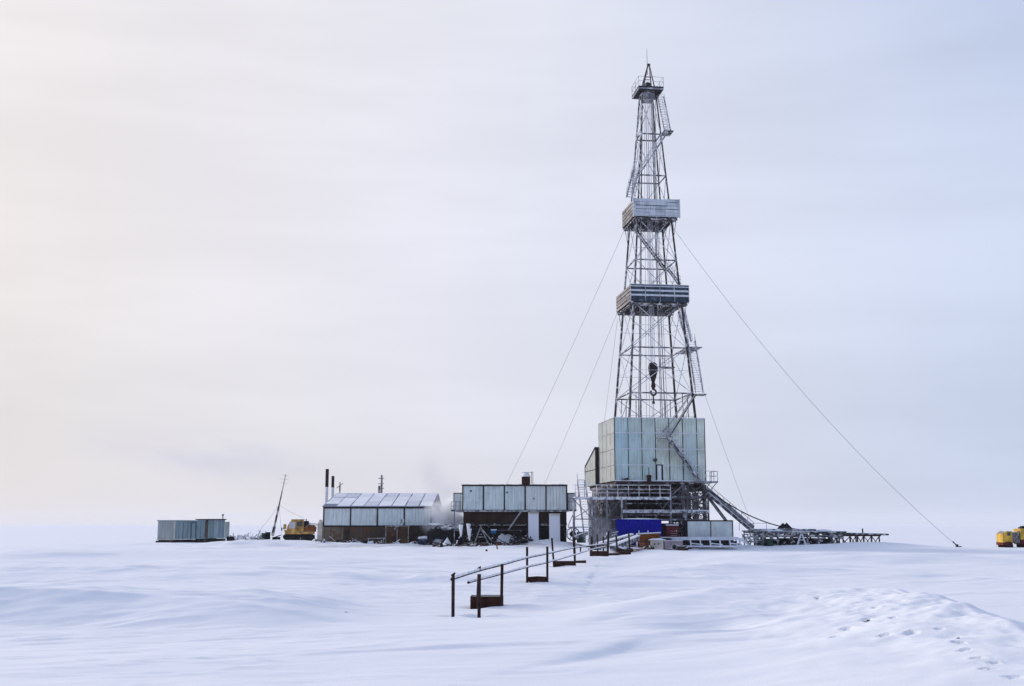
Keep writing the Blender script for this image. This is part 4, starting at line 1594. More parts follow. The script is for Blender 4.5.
# ------------------------------------------------------------------ RAISED HOUSE
YG = 150.0
XL, XR = zx(462.5, YG), zx(567, YG)
Z0, Z1 = at(515, 510.5, YG).z, at(515, 485.0, YG).z
rh = thing('raised_house', 'raised pale blue five panel house on a dark brown base with two white chutes', 'house', ((XL + XR) / 2, YG + 4, 0))
mb, fr = MB(), MB()
for k in range(5):
    a, b = XL + (XR - XL) * k / 5, XL + (XR - XL) * (k + 1) / 5
    mb.box(a + .09, b - .09, YG, YG + .08, Z0 + .1, Z1 - .14, random.random())
mb.box(XL, XL + .08, YG + .1, YG + 8, Z0, Z1 - .05, .3)
mb.box(XR - .08, XR, YG + .1, YG + 8, Z0, Z1 - .05, .3)
mb.box(XL, XR, YG + 7.92, YG + 8, Z0 + .1, Z1 - .1, .3)
for k in range(6):
    a = XL + (XR - XL) * k / 5
    fr.box(a - .08, a + .08, YG - .05, YG + .1, Z0, Z1 - .1)
fr.box(XL - .1, XR + .1, YG - .15, YG + 8.2, Z1 - .13, Z1 + .06)
mb.build('upper_wall', M['panel_blue'], rh, world=True)
fr.build('wall_frame', M['brown_trim'], rh, world=True)
mb = MB()
mb.box(XL - .9, XR + .2, YG - .45, YG + 8, Z0 - .16, Z0 - .0)
mb.build('sill_deck', M['frosted'], rh, world=True)
mb = MB()
zl = at(500, 523.5, YG).z
mb.box(XL + .1, XR - .05, YG + .05, YG + 7.5, zl, Z0 - .17)
mb.build('lower_wall', M['brown_wall'], rh, world=True)
mb = MB()
mb.bar((XL - .2, YG - .1, zl - .1), (XR, YG - .1, zl - .1), .2, .2)
mb.bar((XL - .2, YG - .05, zl - .75), (XR, YG - .05, zl - .75), .14, .14)
for k in range(9):
    x = XL + .1 + (XR - XL - .3) * k / 8
    for yy in (YG + .2, YG + 6):
        mb.bar((x, yy, -.4), (x, yy, zl - .1), .26)
    if k < 8 and k % 2 == 0:
        x2 = XL + .1 + (XR - XL - .3) * (k + 1) / 8
        mb.bar((x, YG + .15, zl - .8), (x2, YG + .15, .3), .1)
mb.build('trestle_leg', M['dark'], rh, world=True)
mb = MB()
mb.box(XL + .1, XR - .3, YG + .9, YG + 6.5, -.3, zl - .22)
mb.build('dark_tank', M['black'], rh, world=True)
# snow covered chutes
for pa, pb, py in ((528.3, 538.7, 513.2), (549.2, 560, 514.5)):
    x0, x1 = zx(pa, YG - .5), zx(pb, YG - .5)
    zz = at(530, py, YG - .5).z
    mb = MB()
    mb.hexa([(x0, YG - 1.0, -.3), (x1, YG - 1.0, -.3), (x1, YG + .02, -.3), (x0, YG + .02, -.3),
             (x0, YG - .62, zz), (x1, YG - .62, zz), (x1, YG + .02, zz), (x0, YG + .02, zz)])
    o = mb.build('chute', M['snow'], rh, world=True, bevel=.06)
    MB().bar((x0 - .03, YG - .68, zz + .03), (x1 + .03, YG - .68, zz + .03), .12, .2).build('chute_lip', M['cream'], o, world=True)
# balconies at the ends
for pa, pb, side in ((453.6, 461.0, -1), (568, 576, 1)):
    x0, x1 = zx(pa, YG + 1), zx(pb, YG + 1)
    z0_, z1_ = at(pa, 510.3, YG + 1).z, at(pa, 493, YG + 1).z
    mb = MB()
    mb.box(x0 + .06, x1 - .06, YG + 1, YG + 3, z0_ + .1, z1_ - .08, .6)
    o = mb.build('end_bay', M['panel_blue'], rh, world=True)
    mb = MB()
    for x in (x0, x1):
        mb.bar((x, YG + .95, z0_ - .1), (x, YG + .95, z1_), .1)
    mb.box(x0 - .05, x1 + .05, YG + .9, YG + 3.05, z1_ - .07, z1_ + .03)
    mb.box(x0 - .3, x1 + .05, YG + .2, YG + 3.05, z0_ - .12, z0_ + .08)
    mb.bar((x0, YG + .9, (z0_ + z1_) / 2), (x1, YG + .9, (z0_ + z1_) / 2), .06)
    mb.build('bay_frame', M['steel'], o, world=True)
    mb = MB()
    if side > 0:
        mb.bar((x1 - .2, YG + 1, -.3), (x1 - .2, YG + 1, z0_), .15)
        mb.bar((x0, YG + 1, 2.6), (x1 + 3.0, YG + 1, 2.6), .12)
        mb.bar((x0, YG + 1, 2.7), (x1 - .2, YG + 1, z0_ - .1), .09)
    else:
        mb.bar((x0 + .1, YG + 1, -.3), (x0 + .1, YG + 1, z0_), .12)
        for zz in (.55, 1.1):
            mb.tube((x0 - .3, YG + .25, z0_ + zz), (x1, YG + .25, z0_ + zz), .035, n=5)
        for x in (x0 - .3, x0 + .3, x1):
            mb.tube((x, YG + .25, z0_), (x, YG + .25, z0_ + 1.1), .035, n=5)
    mb.build('bay_support', M['grey_steel'], rh, world=True)
# roof tank
x0, x1 = zx(521.8, YG + 2), zx(530.3, YG + 2)
z1_ = at(526, 476.5, YG + 2).z
rt = MB().box(x0, x1, YG + 2, YG + 3.4, Z1 + .06, z1_).build('roof_tank', M['rust'], rh, world=True)
MB().lump(((x0 + x1) / 2, YG + 2.7, z1_ - .05), .58, .72, .65, .12, 3).build('snow_cap', M['snow'], rh, world=True, smooth=True)
mb = MB()
for px in (531.6, 533):
    x = zx(px, YG + 2)
    mb.tube((x, YG + 2.1, Z1), (x, YG + 2.1, at(532, 471.5, YG + 2).z), .04, n=5)
mb.tube((x0, YG + 2.1, z1_ + .55), (zx(533, YG + 2), YG + 2.1, z1_ + .55), .035, n=5)
mb.build('tank_ladder', M['grey_steel'], rh, world=True)
mb = MB()
mb.bar(at(521.5, 511, YG - .7), at(508.5, 530, YG - 1.6), .14, .14)
mb.build('leaning_strut', M['wood'], rh, world=True)
mb = MB()
for px, py in ((471, 491), (507, 492.5), (533.5, 498.5)):
    c = at(px, py, YG)
    mb.tube((c.x, YG - .12, c.z), (c.x, YG + .01, c.z), .13, n=8)
mb.build('vent_pipe', M['steel'], rh, world=True)
mb = MB()
for k in range(10):
    x = XL + (XR - XL) * (k + .5 + random.uniform(-.3, .3)) / 10
    mb.lump((x, YG + 1.5 + random.uniform(-.8, .8), Z1 + .04), random.uniform(.3, .8), .6, .14, .3, k)
mb.build('roof_snow', M['snow'], rh, world=True, smooth=True)

# things under and before the raised house
Y_ = YG - 3
saw = []
mb = MB()
for yy in (Y_, Y_ + .8):
    mb.bar(at(474, 544.5, yy), at(481, 526, yy), .15)
    mb.bar(at(488.5, 544, yy), at(480, 525, yy), .15)
mb.bar(at(477, 537, Y_), at(486, 537, Y_), .1)
mb.bar(at(481, 528, Y_), at(492, 541, Y_), .14)
tag(mb.build('sawhorse', M['wood']), 'grey a-shaped wooden trestle under the left half of the raised house', 'sawhorse')
for i, (pa, pb, yt, ybm, lab) in enumerate(((495.5, 521.5, 531.0, 544.5, 'snow filled metal table frame before the raised house'),)):
    a, b = at(pa, yt, Y_ - .5), at(pb, yt, Y_ - .5)
    zb = at(pa, ybm, Y_ - .5).z
    t = thing('table', lab, 'table', ((a.x + b.x) / 2, Y_, zb))
    for x in (a.x + .1, b.x - .1):
        for yy in (Y_ - .5, Y_ + .7):
            MB().bar((x, yy, zb - .2), (x, yy, a.z), .14).build('leg', M['dark'], t, world=True)
    MB().box(a.x, b.x, Y_ - .6, Y_ + .8, a.z, a.z + .1).build('table_top', M['dark'], t, world=True)
    mb = MB()
    mb.bar((a.x, Y_ - .5, zb + .1), (b.x, Y_ - .5, zb + .1), .14)
    mb.bar((a.x + .1, Y_ - .5, zb + .9), (a.x + 1.2, Y_ - .5, zb + .15), .09)
    mb.bar((b.x - .1, Y_ - .5, zb + .9), (b.x - 1.3, Y_ - .5, zb + .15), .09)
    mb.box(a.x + 1.75, a.x + 2.1, Y_ - .6, Y_ - .3, zb, zb + .6)
    mb.build('stretcher', M['dark'], t, world=True)
c = at(508, 538, Y_ + .3)
tag(MB().lump((c.x - .3, Y_ + 1.2, .0), 1.35, .8, 1.65, .25, 21).build('snow_heap', M['snow'], smooth=True),
    'heaped snow behind the metal table frame', 'snow heap')
mb = MB()
for k in range(9):
    c = at(512 + 20 * random.random(), 537.5 + 2.0 * random.random(), Y_ + .5)
    mb.lump((c.x, c.y + random.uniform(-.4, .6), c.z - .3), .35, .35, .5, .5, k + 30, 10, 5)
tag(mb.build('scrap_heap', M['dark']), 'row of dark lumps of scrap left of the first white chute', 'scrap')
c = at(493.5, 531.5, Y_ + 2)
mb = MB()
mb.tube((c.x - .35, Y_ + 2, c.z), (c.x + .4, Y_ + 2, c.z), .28, n=12)
tag(mb.build('plastic_drum', M['bright_blue']), 'small bright blue drum in the dark under the raised house', 'drum')
mb = MB()
for k in range(26):
    c = at(457 + 38 * random.random(), 531 + 12 * random.random(), Y_ + 1.5 + 2 * random.random())
    q_ = c + Vector((random.uniform(-1, 1), random.uniform(-.5, .5), random.uniform(-.6, .6)))
    mb.bar(c, q_, random.uniform(.08, .22))
tag(mb.build('scrap_pile', M['dark']), 'dark jumble of snowy scrap under the left of the raised house', 'scrap', None, 'stuff')
mb = MB()
for px, py in ((461, 527), (468.5, 526), (469.5, 531)):
    c = at(px, py, Y_)
    mb.tube(c + Vector((0, 0, .3)), c - Vector((0, 0, 1.2)), .28, .08, n=8)
tag(mb.build('icicle', M['snow']), 'white icicles hanging at the left edge of the raised house', 'ice')
c = at(497, 545, YG - 12)
tag(MB().bar(c + Vector((-.05, 0, .1)), at(498.3, 552.5, YG - 12) - Vector((0, 0, .3)), .15).build('stake', M['rust_lite']),
    'short reddish stake leaning in the snow below the table', 'stake')
c = at(486.5, 551, 125)
tag(MB().lump((c.x, 125, gz(c.x, 125) - .05), .16, .16, .35, .3, 2, 8, 4).build('litter', M['redbrown']),
    'tiny dark red scrap on open snow below the raised house', 'litter')

def debris(name, pxr, Yr, n, lab, seed, mats=('dark', 'rust', 'wood')):
    rs = random.Random(seed)
    mb = MB()
    for k in range(n):
        Y = rs.uniform(*Yr)
        x = zx(rs.uniform(*pxr), Y)
        g_ = gz(x, Y)
        kind = rs.random()
        c = Vector((x, Y, g_))
        if kind < .5:
            L = rs.uniform(.5, 1.9)
            a = rs.uniform(0, PI)
            dv = Vector((math.cos(a), math.sin(a) * .6, rs.uniform(-.1, .45))) * L
            mb.bar(c + Vector((0, 0, .06)), c + dv + Vector((0, 0, .1)), rs.uniform(.06, .2), rs.uniform(.06, .14))
        elif kind < .75:
            w_ = rs.uniform(.15, .5)
            mb.box(c.x - w_, c.x + w_, Y - .3, Y + .3, g_ - .2, g_ + rs.uniform(.15, .6))
        else:
            mb.lump((c.x, Y, g_ - .1), rs.uniform(.2, .5), .4, rs.uniform(.25, .6), .5, k, 9, 5)
    return tag(mb.build(name, M['debris']), lab, 'debris', None, 'stuff')


M['debris'] = mat('debris', (.035, .026, .024), .85, .6, 1.2, snow=.85, frost=.14, rust=.7)
debris('debris', (322, 432), (153.5, 156.5), 34, 'rusty and snowy debris strewn along the foot of the shed', 1)
debris('debris', (434, 520), (143.5, 149.5), 60, 'dark debris strewn before the raised house and the black heap', 2)
debris('debris', (592, 690), (132, 139), 46, 'scattered debris and boards before the blue container and rig foot', 3)
debris('debris', (226, 322), (159, 163), 26, 'small debris round the orange vehicle and leaning mast', 4)

# wheel-like reel and junk between house and ladder
c = at(573, 534, 147)
t = thing('cable_reel', 'grey snowy cable reel between the raised house and the rig ladder', 'reel', (c.x, 147, .2))
mb = MB()
ring = [(c.x + .8 * math.cos(2 * PI * k / 20), 147, c.z + .8 * math.sin(2 * PI * k / 20)) for k in range(21)]
mb.path(ring, .09, n=6)
mb.build('flange', M['frosted'], t, world=True)
mb = MB()
for k in range(6):
    mb.bar((c.x, 147.02, c.z), ring[int(k * 20 / 6)], .08)
mb.tube((c.x, 146.9, c.z), (c.x, 148.2, c.z), .4, n=12)
mb.build('hub', M['dark'], t, world=True)
c = at(581, 531, 150)
mb = MB()
mb.box(c.x - .5, c.x + .6, 150, 151.0, .6, 2.0)
mb.box(c.x - .25, c.x + .2, 149.95, 149.998, 1.1, 1.7)
tag(mb.build('equipment_box', M['green']), 'dark green equipment box behind the rig ladder', 'box')
c = at(580, 540, 146)
tag(MB().tube(at(574, 538, 146), at(587, 533, 147), .28, n=10).build('pipe', M['frosted']), 'thick frosted pipe elbow lying under the rig ladder', 'pipe')

# ------------------------------------------------------------------ far-left cabins
YK = 163.0
c = at(174, 541.5, YK)
ang = math.radians(25)
cz = .42
# local x = along the long side (to the right, away), local y = along the short side (to the left, away)
ca = thing('site_cabin', 'grey blue corrugated cabin on skids, nearest of the far left pair', 'cabin', (c.x, YK, cz), math.radians(65))
M['cabin'] = mat('cabin_sheet', (.19, .28, .31), .6, .22, .6, streak=.55, corr=.45, snow=1.0, tintcol=(.29, .38, .41))
M['cabin_lite'] = mat('cabin_sheet_pale', (.33, .37, .36), .6, .12, .6, streak=.4, corr=.45, snow=1.0)
Lb, La, Hc = 6.5, 3.15, 3.05
mb = MB()
n = 7
for k in range(n):
    a, b = Lb * k / n, Lb * (k + 1) / n
    mb.box(a + .04, b - .04, .02, .1, .45, Hc - .05, random.random())
mb.box(Lb - .1, Lb, .12, La, .45, Hc - .05)
mb.box(.1, Lb, La - .08, La, .45, Hc - .05)
mb.build('long_wall', M['cabin'], ca)
MB().box(.1, Lb - .1, .07, .12, .45, Hc - .06).build('wall_seam', M['seam'], ca)
mb = MB()
mb.box(0.02, .1, .12, La - .1, .45, Hc - .05)
mb.build('end_wall', M['cabin_lite'], ca)
mb = MB()
mb.box(-.05, Lb + .05, -.05, La + .05, Hc - .05, Hc + .08)
mb.build('roof', M['cabin'], ca)
mb = MB()
mb.box(-.03, .07, -.03, .09, .4, Hc - .05)
mb.box(-.03, .03, .1, La, .36, .46)
mb.build('corner_post', M['cream'], ca)
mb = MB()
mb.box(3.45, 3.52, -.06, -.002, .45, 2.75)
mb.box(4.33, 4.40, -.06, -.002, .45, 2.75)
mb.box(3.45, 4.40, -.06, -.002, 2.75, 2.84)
dr = mb.build('door', M['navy'], ca)
MB().box(3.53, 4.32, -.04, -.003, .5, 2.74).build('door_leaf', M['cabin'], dr)
mb = MB()
for y in (.4, La - .4):
    mb.box(-.5, Lb + .3, y - .15, y + .15, -.3, .22)
for k in range(6):
    mb.box(.2 + k * 1.2, .5 + k * 1.2, .1, La - .1, .22, .36)
mb.box(-.2, .1, .1, La, -.1, .25)
mb.build('skid', M['dark'], ca)

YK2 = 180.0
c = at(208, 538, YK2)
cb = thing('site_cabin', 'smaller grey cabin with an open door, rear one of the far left pair', 'cabin', (c.x, YK2, .5), math.radians(38))
k_ = 1.0
Lb, La, Hc = 2.75, 4.4, 3.2
mb = MB()
for k in range(3):
    mb.box(Lb * k / 3 + .02, Lb * (k + 1) / 3 - .02, .02, .1, .3, Hc - .05, (.2, 1, .5)[k])
mb.box(Lb - .08, Lb, .12, La, .3, Hc - .05)
mb.box(.1, Lb - .1, La - .08, La, .3, Hc - .05)
mb.build('long_wall', M['cabin'], cb)
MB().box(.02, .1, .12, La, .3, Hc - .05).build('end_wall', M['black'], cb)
MB().box(-.3, Lb + .1, -.25, La + .1, Hc - .05, Hc + .1).build('roof', M['brown_trim'], cb)
mb = MB()
a = Vector((Lb + .02, -.0, 0))
mb.hexa([(Lb, .0, .3), (Lb + .05, -.06, .3), (Lb + 1.0, .55, .3), (Lb + .95, .61, .3),
         (Lb, .0, Hc - .35), (Lb + .05, -.06, Hc - .35), (Lb + 1.0, .55, Hc - .35), (Lb + .95, .61, Hc - .35)])
mb.build('open_door', M['cabin_lite'], cb)
mb = MB()
mb.tube((Lb - .2, .5, Hc), (Lb - .2, .5, Hc + .7), .08, n=8)
mb.tube((Lb - .2, .5, Hc + .6), (Lb - .2, .5, Hc + .85), .16, n=8)
mb.build('stove_pipe', M['steel'], cb)
mb = MB()
for y in (.4, La - .4):
    mb.box(-.3, Lb + .3, y - .15, y + .15, -.5, .25)
mb.build('skid', M['dark'], cb)

# scrap between cabins and vehicle
def scrap(px, py, Y, w, h, seed, lab, mt, cat='scrap'):
    c = at(px, py, Y)
    g_ = gz(c.x, Y)
    z0 = g_ - .15
    h *= 1.25
    mb = MB()
    random.seed(seed)
    mb.lump((c.x, Y, z0), w * .8, .8, h * .75, .45, seed, 16, 7)
    for k in range(9):
        a = Vector((c.x + random.uniform(-w, w), Y - .6 + random.uniform(-.4, .4), z0 + random.uniform(.1, h * .7)))
        b = a + Vector((random.uniform(-.7, .7), random.uniform(-.3, .3), random.uniform(.0, h * .6)))
        mb.bar(a, b, random.uniform(.05, .12))
    return tag(mb.build('snow_covered_scrap', M[mt]), lab, cat, 'scrap heaps between the far left cabins and the orange vehicle')


M['snowy_scrap'] = mat('snowy_scrap', (.20, .20, .22), .85, .5, 2.0, snow=1.0, frost=.8)
scrap(242, 541, 163, 1.0, 1.35, 3, 'pale snow covered scrap heap nearest the far left cabins', 'snowy_scrap')
scrap(252.5, 543, 161, .9, 1.2, 4, 'low snow covered scrap heap with dark gaps, middle of the row', 'snowy_scrap')
scrap(262, 541.5, 162, .9, 1.35, 5, 'snow covered scrap heap just left of the black barrel', 'snowy_scrap')
random.seed(11)
c = at(231.5, 540, 165)
mb = MB()
mb.box(c.x - .6, c.x + .45, 164.5, 165.5, c.z - .4, c.z + .5)
mb.lump((c.x, 165, c.z + .45), .55, .5, .22, .3, 2, 10, 5)
tag(mb.build('skid_box', M['dark']), 'low black box on the snow beside the rear cabin', 'box')
for px, py, r, h, m_, lab in ((267.8, 540.5, .33, 1.15, 'black', 'black upright barrel beside the leaning mast'),
                              (263.5, 540, .28, .95, 'green', 'dark green barrel among the scrap heaps')):
    c = at(px, py, 160.5)
    t = thing('barrel', lab, 'barrel', (c.x, 160.5, c.z - .1))
    MB().tube((c.x, 160.5, c.z - .3), (c.x, 160.5, c.z + h), r, n=14).build('drum', M[m_], t, world=True)
    mb = MB()
    for f_ in (.3, .65, .97):
        mb.tube((c.x, 160.5, c.z + h * f_ - .03), (c.x, 160.5, c.z + h * f_ + .03), r + .03, n=14)
    mb.build('rib', M[m_], t, world=True)
c = at(277, 539.5, 162)
mb = MB()
mb.box(c.x - .6, c.x + .4, 161.6, 162.4, c.z - .3, c.z + .35)
mb.bar((c.x - .3, 161.6, c.z + .3), (c.x + .6, 161.6, c.z + .6), .12)
tag(mb.build('mast_winch', M['dark']), 'small dark winch on the snow between the mast and the orange vehicle', 'winch')

# leaning mast
YM = 166
p, q = at(272.8, 534, YM), at(286, 473.5, YM)
ms = thing('antenna_mast', 'slim leaning antenna mast with stays left of the orange vehicle', 'mast', tuple(p))
mb = MB()
d_ = q - p
a3, b3 = p + d_ * .46, p + d_ * .70
mb.tube(p - d_ * .03, a3, .16, .14, n=8)
mb.tube(a3 - d_ * .02, b3, .10, .09, n=8)
mb.tube(b3 - d_ * .02, q, .06, .04, n=8)
mb.tube(p - d_ * .02, p + d_ * .12, .22, n=8)
mb.build('pole', M['steel'], ms, world=True)
mb = MB()
for f_, l_ in ((.96, .5), (.90, .7), (.84, .45)):
    c = p + d_ * f_
    mb.tube(c + Vector((-l_, 0, .1)), c + Vector((l_, 0, -.05)), .02, n=5)
mb.build('aerial', M['grey_steel'], ms, world=True)
c = p + d_ * .48
for e in (at(258, 532, YM), at(303, 517.5, YM + 6), at(282, 538, YM - 8)):
    MB().path(sagged(c, e, .15, 6), .018, n=4).build('stay', M['line'], ms, world=True)

# ------------------------------------------------------------------ orange tracked vehicle
YV = 163.0
c = at(298.5, 540, YV)
ov = thing('tracked_vehicle', 'yellow-orange tracked carrier with dark tracks and snow on its bed', 'tracked vehicle',
           (c.x, YV, c.z - .15), math.radians(12))
# local -x = front
for sy in (-1, 1):
    mb = MB()
    y0, y1 = sorted((sy * .75, sy * 1.3))
    mb.prism([(-2.1, .35), (-1.65, .02), (1.75, .02), (2.25, .45), (2.2, .85), (1.9, .95), (-1.9, .95), (-2.2, .75)], 'y', y0, y1)
    tr = mb.build('track', M['black'], ov)
    mb = MB()
    for k in range(5):
        x = -1.5 + .75 * k
        mb.tube((x, sy * 1.29, .42), (x, sy * 1.36, .42), .33, n=14)
    mb.build('road_wheel', M['dark'], tr)
mb = MB()
mb.box(-1.95, 2.2, -1.2, 1.2, .96, 1.30)
mb.box(-2.05, -1.2, -1.15, 1.15, 1.3, 1.55)
mb.build('hull', M['orange_veh'], ov, bevel=.05)
mb = MB()
mb.prism([(-1.75, 1.3), (.65, 1.3), (.65, 2.95), (-1.0, 2.95), (-1.55, 2.2)], 'y', -1.12, 1.12)
cabv = mb.build('cab', M['orange_veh'], ov, bevel=.06)
mb = MB()
mb.box(-.35, .45, -1.15, -1.121, 2.05, 2.75)
mb.box(-.35, .45, 1.121, 1.15, 2.05, 2.75)
mb.build('side_window', M['glass'], cabv)
mb = MB()
mb.box(-1.35, -.55, -1.15, -1.121, 1.75, 2.65)
mb.build('door_window', M['pale_glass'], cabv)
mb = MB()
mb.hexa([(-1.51, -.95, 2.32), (-1.47, -.95, 2.32), (-1.47, .95, 2.32), (-1.51, .95, 2.32),
         (-1.09, -.95, 2.9), (-1.05, -.95, 2.9), (-1.05, .95, 2.9), (-1.09, .95, 2.9)])
mb.build('windscreen', M['pale_glass'], cabv)
MB().box(-1.1, .75, -1.2, 1.2, 2.96, 3.04).build('cab_roof', M['orange_veh'], cabv)
mb = MB()
mb.box(-2.15, -1.75, -1.0, -.35, 1.7, 2.35)
mb.build('lamp_box', M['orange_veh'], ov)
mb = MB()
mb.tube((-1.9, -1.25, 1.6), (-2.35, -1.4, 1.75), .03)
mb.box(-2.45, -2.3, -1.5, -1.3, 1.45, 1.9)
mb.build('mirror', M['dark'], ov)
mb = MB()
mb.box(.7, 1.35, -1.05, 1.05, 1.3, 2.8)
mb.build('rear_bulkhead', M['dark'], ov)
mb = MB()
mb.prism([(.72, 1.3), (2.35, 1.3), (2.45, 1.9), (2.1, 2.25), (1.37, 2.3), (.72, 1.9)], 'y', -1.15, 1.15)
mb.build('bed', M['rust_lite'], ov, bevel=.05)
MB().lump((1.65, 0, 2.15), .95, 1.15, .42, .2, 4).build('snow_load', M['snow'], ov, smooth=True)
mb = MB()
mb.tube((.95, -1.1, 2.3), (.95, -1.1, 3.1), .07, n=8)
mb.build('exhaust', M['dark'], ov)

# ------------------------------------------------------------------ yellow truck at the right edge
YT = 150.0
a = at(997, 546, YT)
zt0 = gz(a.x, YT) - .25
yt = thing('truck', 'yellow truck with a dark red lower band at the far right edge', 'truck', (a.x + 4.45, YT, zt0), math.radians(-4))
mb = MB()
mb.prism([(-3.95, .9), (-2.7, .9), (-2.72, 2.32), (-3.45, 2.34), (-3.92, 2.0)], 'y', -1.2, 1.2)
hd = mb.build('cab', M['yellow'], yt, bevel=.03)
MB().box(-3.35, -2.95, -1.23, -1.202, 1.75, 2.2).build('side_window', M['glass'], hd)
MB().hexa([(-3.90, -.95, 2.02), (-3.86, -.95, 2.02), (-3.86, .95, 2.02), (-3.90, .95, 2.02), (-3.51, -.95, 2.30), (-3.47, -.95, 2.30), (-3.47, .95, 2.30), (-3.51, .95, 2.30)]).build('windscreen', M['glass'], hd)
MB().box(-4.0, -2.75, -1.22, 1.22, .55, .9).build('bumper', M['redbrown'], yt)
mb = MB()
mb.box(-2.65, -1.75, -.95, .95, .8, 2.2)
mb.tube((-2.2, -.9, 1.6), (-1.8, -.9, 2.35), .12, n=8)
mb.tube((-2.55, -1.0, 1.0), (-1.8, -1.0, 1.9), .1, n=8)
mb.build('winch_gear', M['grey_steel'], yt)
mb = MB()
mb.box(-1.68, 4.2, -1.25, 1.25, 1.25, 2.65)
bd = mb.build('box_body', M['yellow'], yt, bevel=.03)
MB().box(-1.7, 4.2, -1.28, 1.28, .65, 1.25).build('lower_band', M['redbrown'], yt)
MB().box(1.2, 3.4, -1.29, -1.252, 1.7, 2.4).build('window', M['glass'], bd)
mb = MB()
mb.box(-1.3, -.4, -.6, .6, 2.66, 2.85)
mb.tube((-1.2, 0, 2.85), (-.5, 0, 2.85), .18, n=10)
mb.build('roof_beacon', M['black'], yt)
for x in (-3.25, -.9, .5, 3.1):
    for sy in (-1, 1):
        o = MB().tube((x, sy * .85, .5), (x, sy * 1.2, .5), .56, n=20).build('wheel', M['black'], yt)
        MB().tube((x, sy * 1.201, .5), (x, sy * 1.23, .5), .25, n=14).build('hub', M['dark'], o)

# ------------------------------------------------------------------ foreground pipe line on posts
def post(p, top, r, lab, name='post', knob=True):
    g_ = gz(p.x, p.y)
    t = thing(name, lab, 'post', (p.x, p.y, g_ - .05), 0, 'foreground posts of the pipe line')
    MB().tube((p.x, p.y, g_ - .4), (p.x + random.uniform(-.05, .05), p.y, top), r, n=10).build('shaft', M['post'], t, world=True)
    if knob:
        MB().lump((p.x + .0, p.y, top + .05), r * 1.25, r * 1.25, r * 2.2, .2, 3, 10, 6).build('knob', M['post'], t, world=True)
    return t


p1 = at(453, 617, 38)
post(p1, at(453, 577.5, 38).z, .055, 'lone front post at the left end of the pipe rail', knob=False)
p2 = at(479, 618, 37.6)
post(p2, at(479, 574, 37.6).z, .055, 'thick front post standing before the first rusty trough', knob=False)
for (px, py, Y), lab in (((453.5, 574.8, 38), 'small rusty knob above the lone front post'),
                         ((479.3, 568.3, 42.6), 'small rusty knob above the thick front post')):
    c = at(px, py, Y)
    mb = MB()
    mb.tube(c + Vector((-.02, 0, -.12)), c + Vector((0.01, 0, .05)), .055, .04, n=8)
    mb.tube(c + Vector((-.07, -.03, -.02)), c + Vector((.05, .03, .06)), .035, n=6)
    tag(mb.build('bolt', M['post']), lab, 'bolt', 'bolts on the pipe rail')


def support(xa, xb, Y, ta, tb, thh, lab, lean=0, d=.5, shape='box', pa=True, pb=True, mt='rust', rr=.055, ext=(0, 0)):
    """rusty trough with a post at each end; xa, xb world x of the posts"""
    g_ = min(gz(xa, Y), gz(xb, Y))
    t = thing('pipe_support', lab, 'pipe support', ((xa + xb) / 2, Y, g_), 0, 'pipe supports with rusty troughs')
    z0, z1 = g_ - .15, g_ + thh
    x0, x1 = min(xa, xb) - .04 - ext[0], max(xa, xb) + .04 + ext[1]
    tr = MB()
    w = .025
    if shape == 'box':
        tr.box(x0, x1, Y - d / 2, Y - d / 2 + w, z0, z1)
        tr.box(x0, x1, Y + d / 2 - w, Y + d / 2, z0, z1)
        tr.box(x0, x0 + w, Y - d / 2 + w, Y + d / 2 - w, z0, z1)
        tr.box(x1 - w, x1, Y - d / 2 + w, Y + d / 2 - w, z0, z1)
        tr.box(x0 + w, x1 - w, Y - d / 2 + w, Y + d / 2 - w, z0, z0 + .12)
    else:
        n = 10
        poly = [(x0 + .02 + (x1 - x0 - .04) * k / n, g_ + .16 - .22 * math.sin(PI * k / n)) for k in range(n + 1)]
        poly = poly + [(x1 - .02, z1 - .02), ((x0 + x1) / 2, z1 + .01), (x0 + .02, z1 - .03)]
        tr.prism(poly, 'y', Y - d / 2, Y + d / 2)
    tr.build('trough', M[mt], t, world=True)
    MB().box(x0 + .04, x1 - .04, Y - d / 2 + .035, Y + d / 2 - .035, z0 + .13, z1 - .03 if shape == 'box' else z0 + .16).build('snow_fill', M['snow'], t, world=True)
    for on, x, top in ((pa, xa, ta), (pb, xb, tb)):
        if not on:
            continue
        MB().tube((x, Y - d / 2 - .07, g_ - .3), (x + lean + random.uniform(-.04, .04), Y - d / 2 - .07, top), rr, n=10).build('post', M['post'], t, world=True)
    return t


def sx(px, Y):
    return at(px, 560, Y).x


support(sx(477.5, 42), sx(501.5, 42), 42, at(478, 574, 42).z, at(502, 563.5, 42).z, .42, 'first rusty box trough of the pipe line, nearest the camera', d=.75, lean=.03, ext=(.2, .03))
support(sx(527, 60), sx(547, 60), 60, at(526, 546.7, 60).z, at(547, 546.3, 60).z, .36, 'second pipe support with a rounded rusty trough', shape='round', d=.6, rr=.06)
support(sx(554, 84), sx(575, 84), 84, at(553, 538, 84).z, at(573, 536.8, 84).z, .38, 'third pipe support with a shallow snow filled trough and leaning posts', d=.8, lean=-.14, rr=.07)
support(sx(590.5, 104), sx(607, 104), 104, at(592, 536.3, 104).z, at(607, 531, 104).z, .55, 'fourth pipe support with a dark rusty trough below the rig ladder', d=.9, lean=.1, rr=.10)
support(sx(617.5, 112), sx(630, 112), 112, at(616, 535, 112).z, at(628, 533, 112).z, .35, 'fifth pipe support, farthest one beside the blue container', d=.9, lean=-.12, rr=.085)
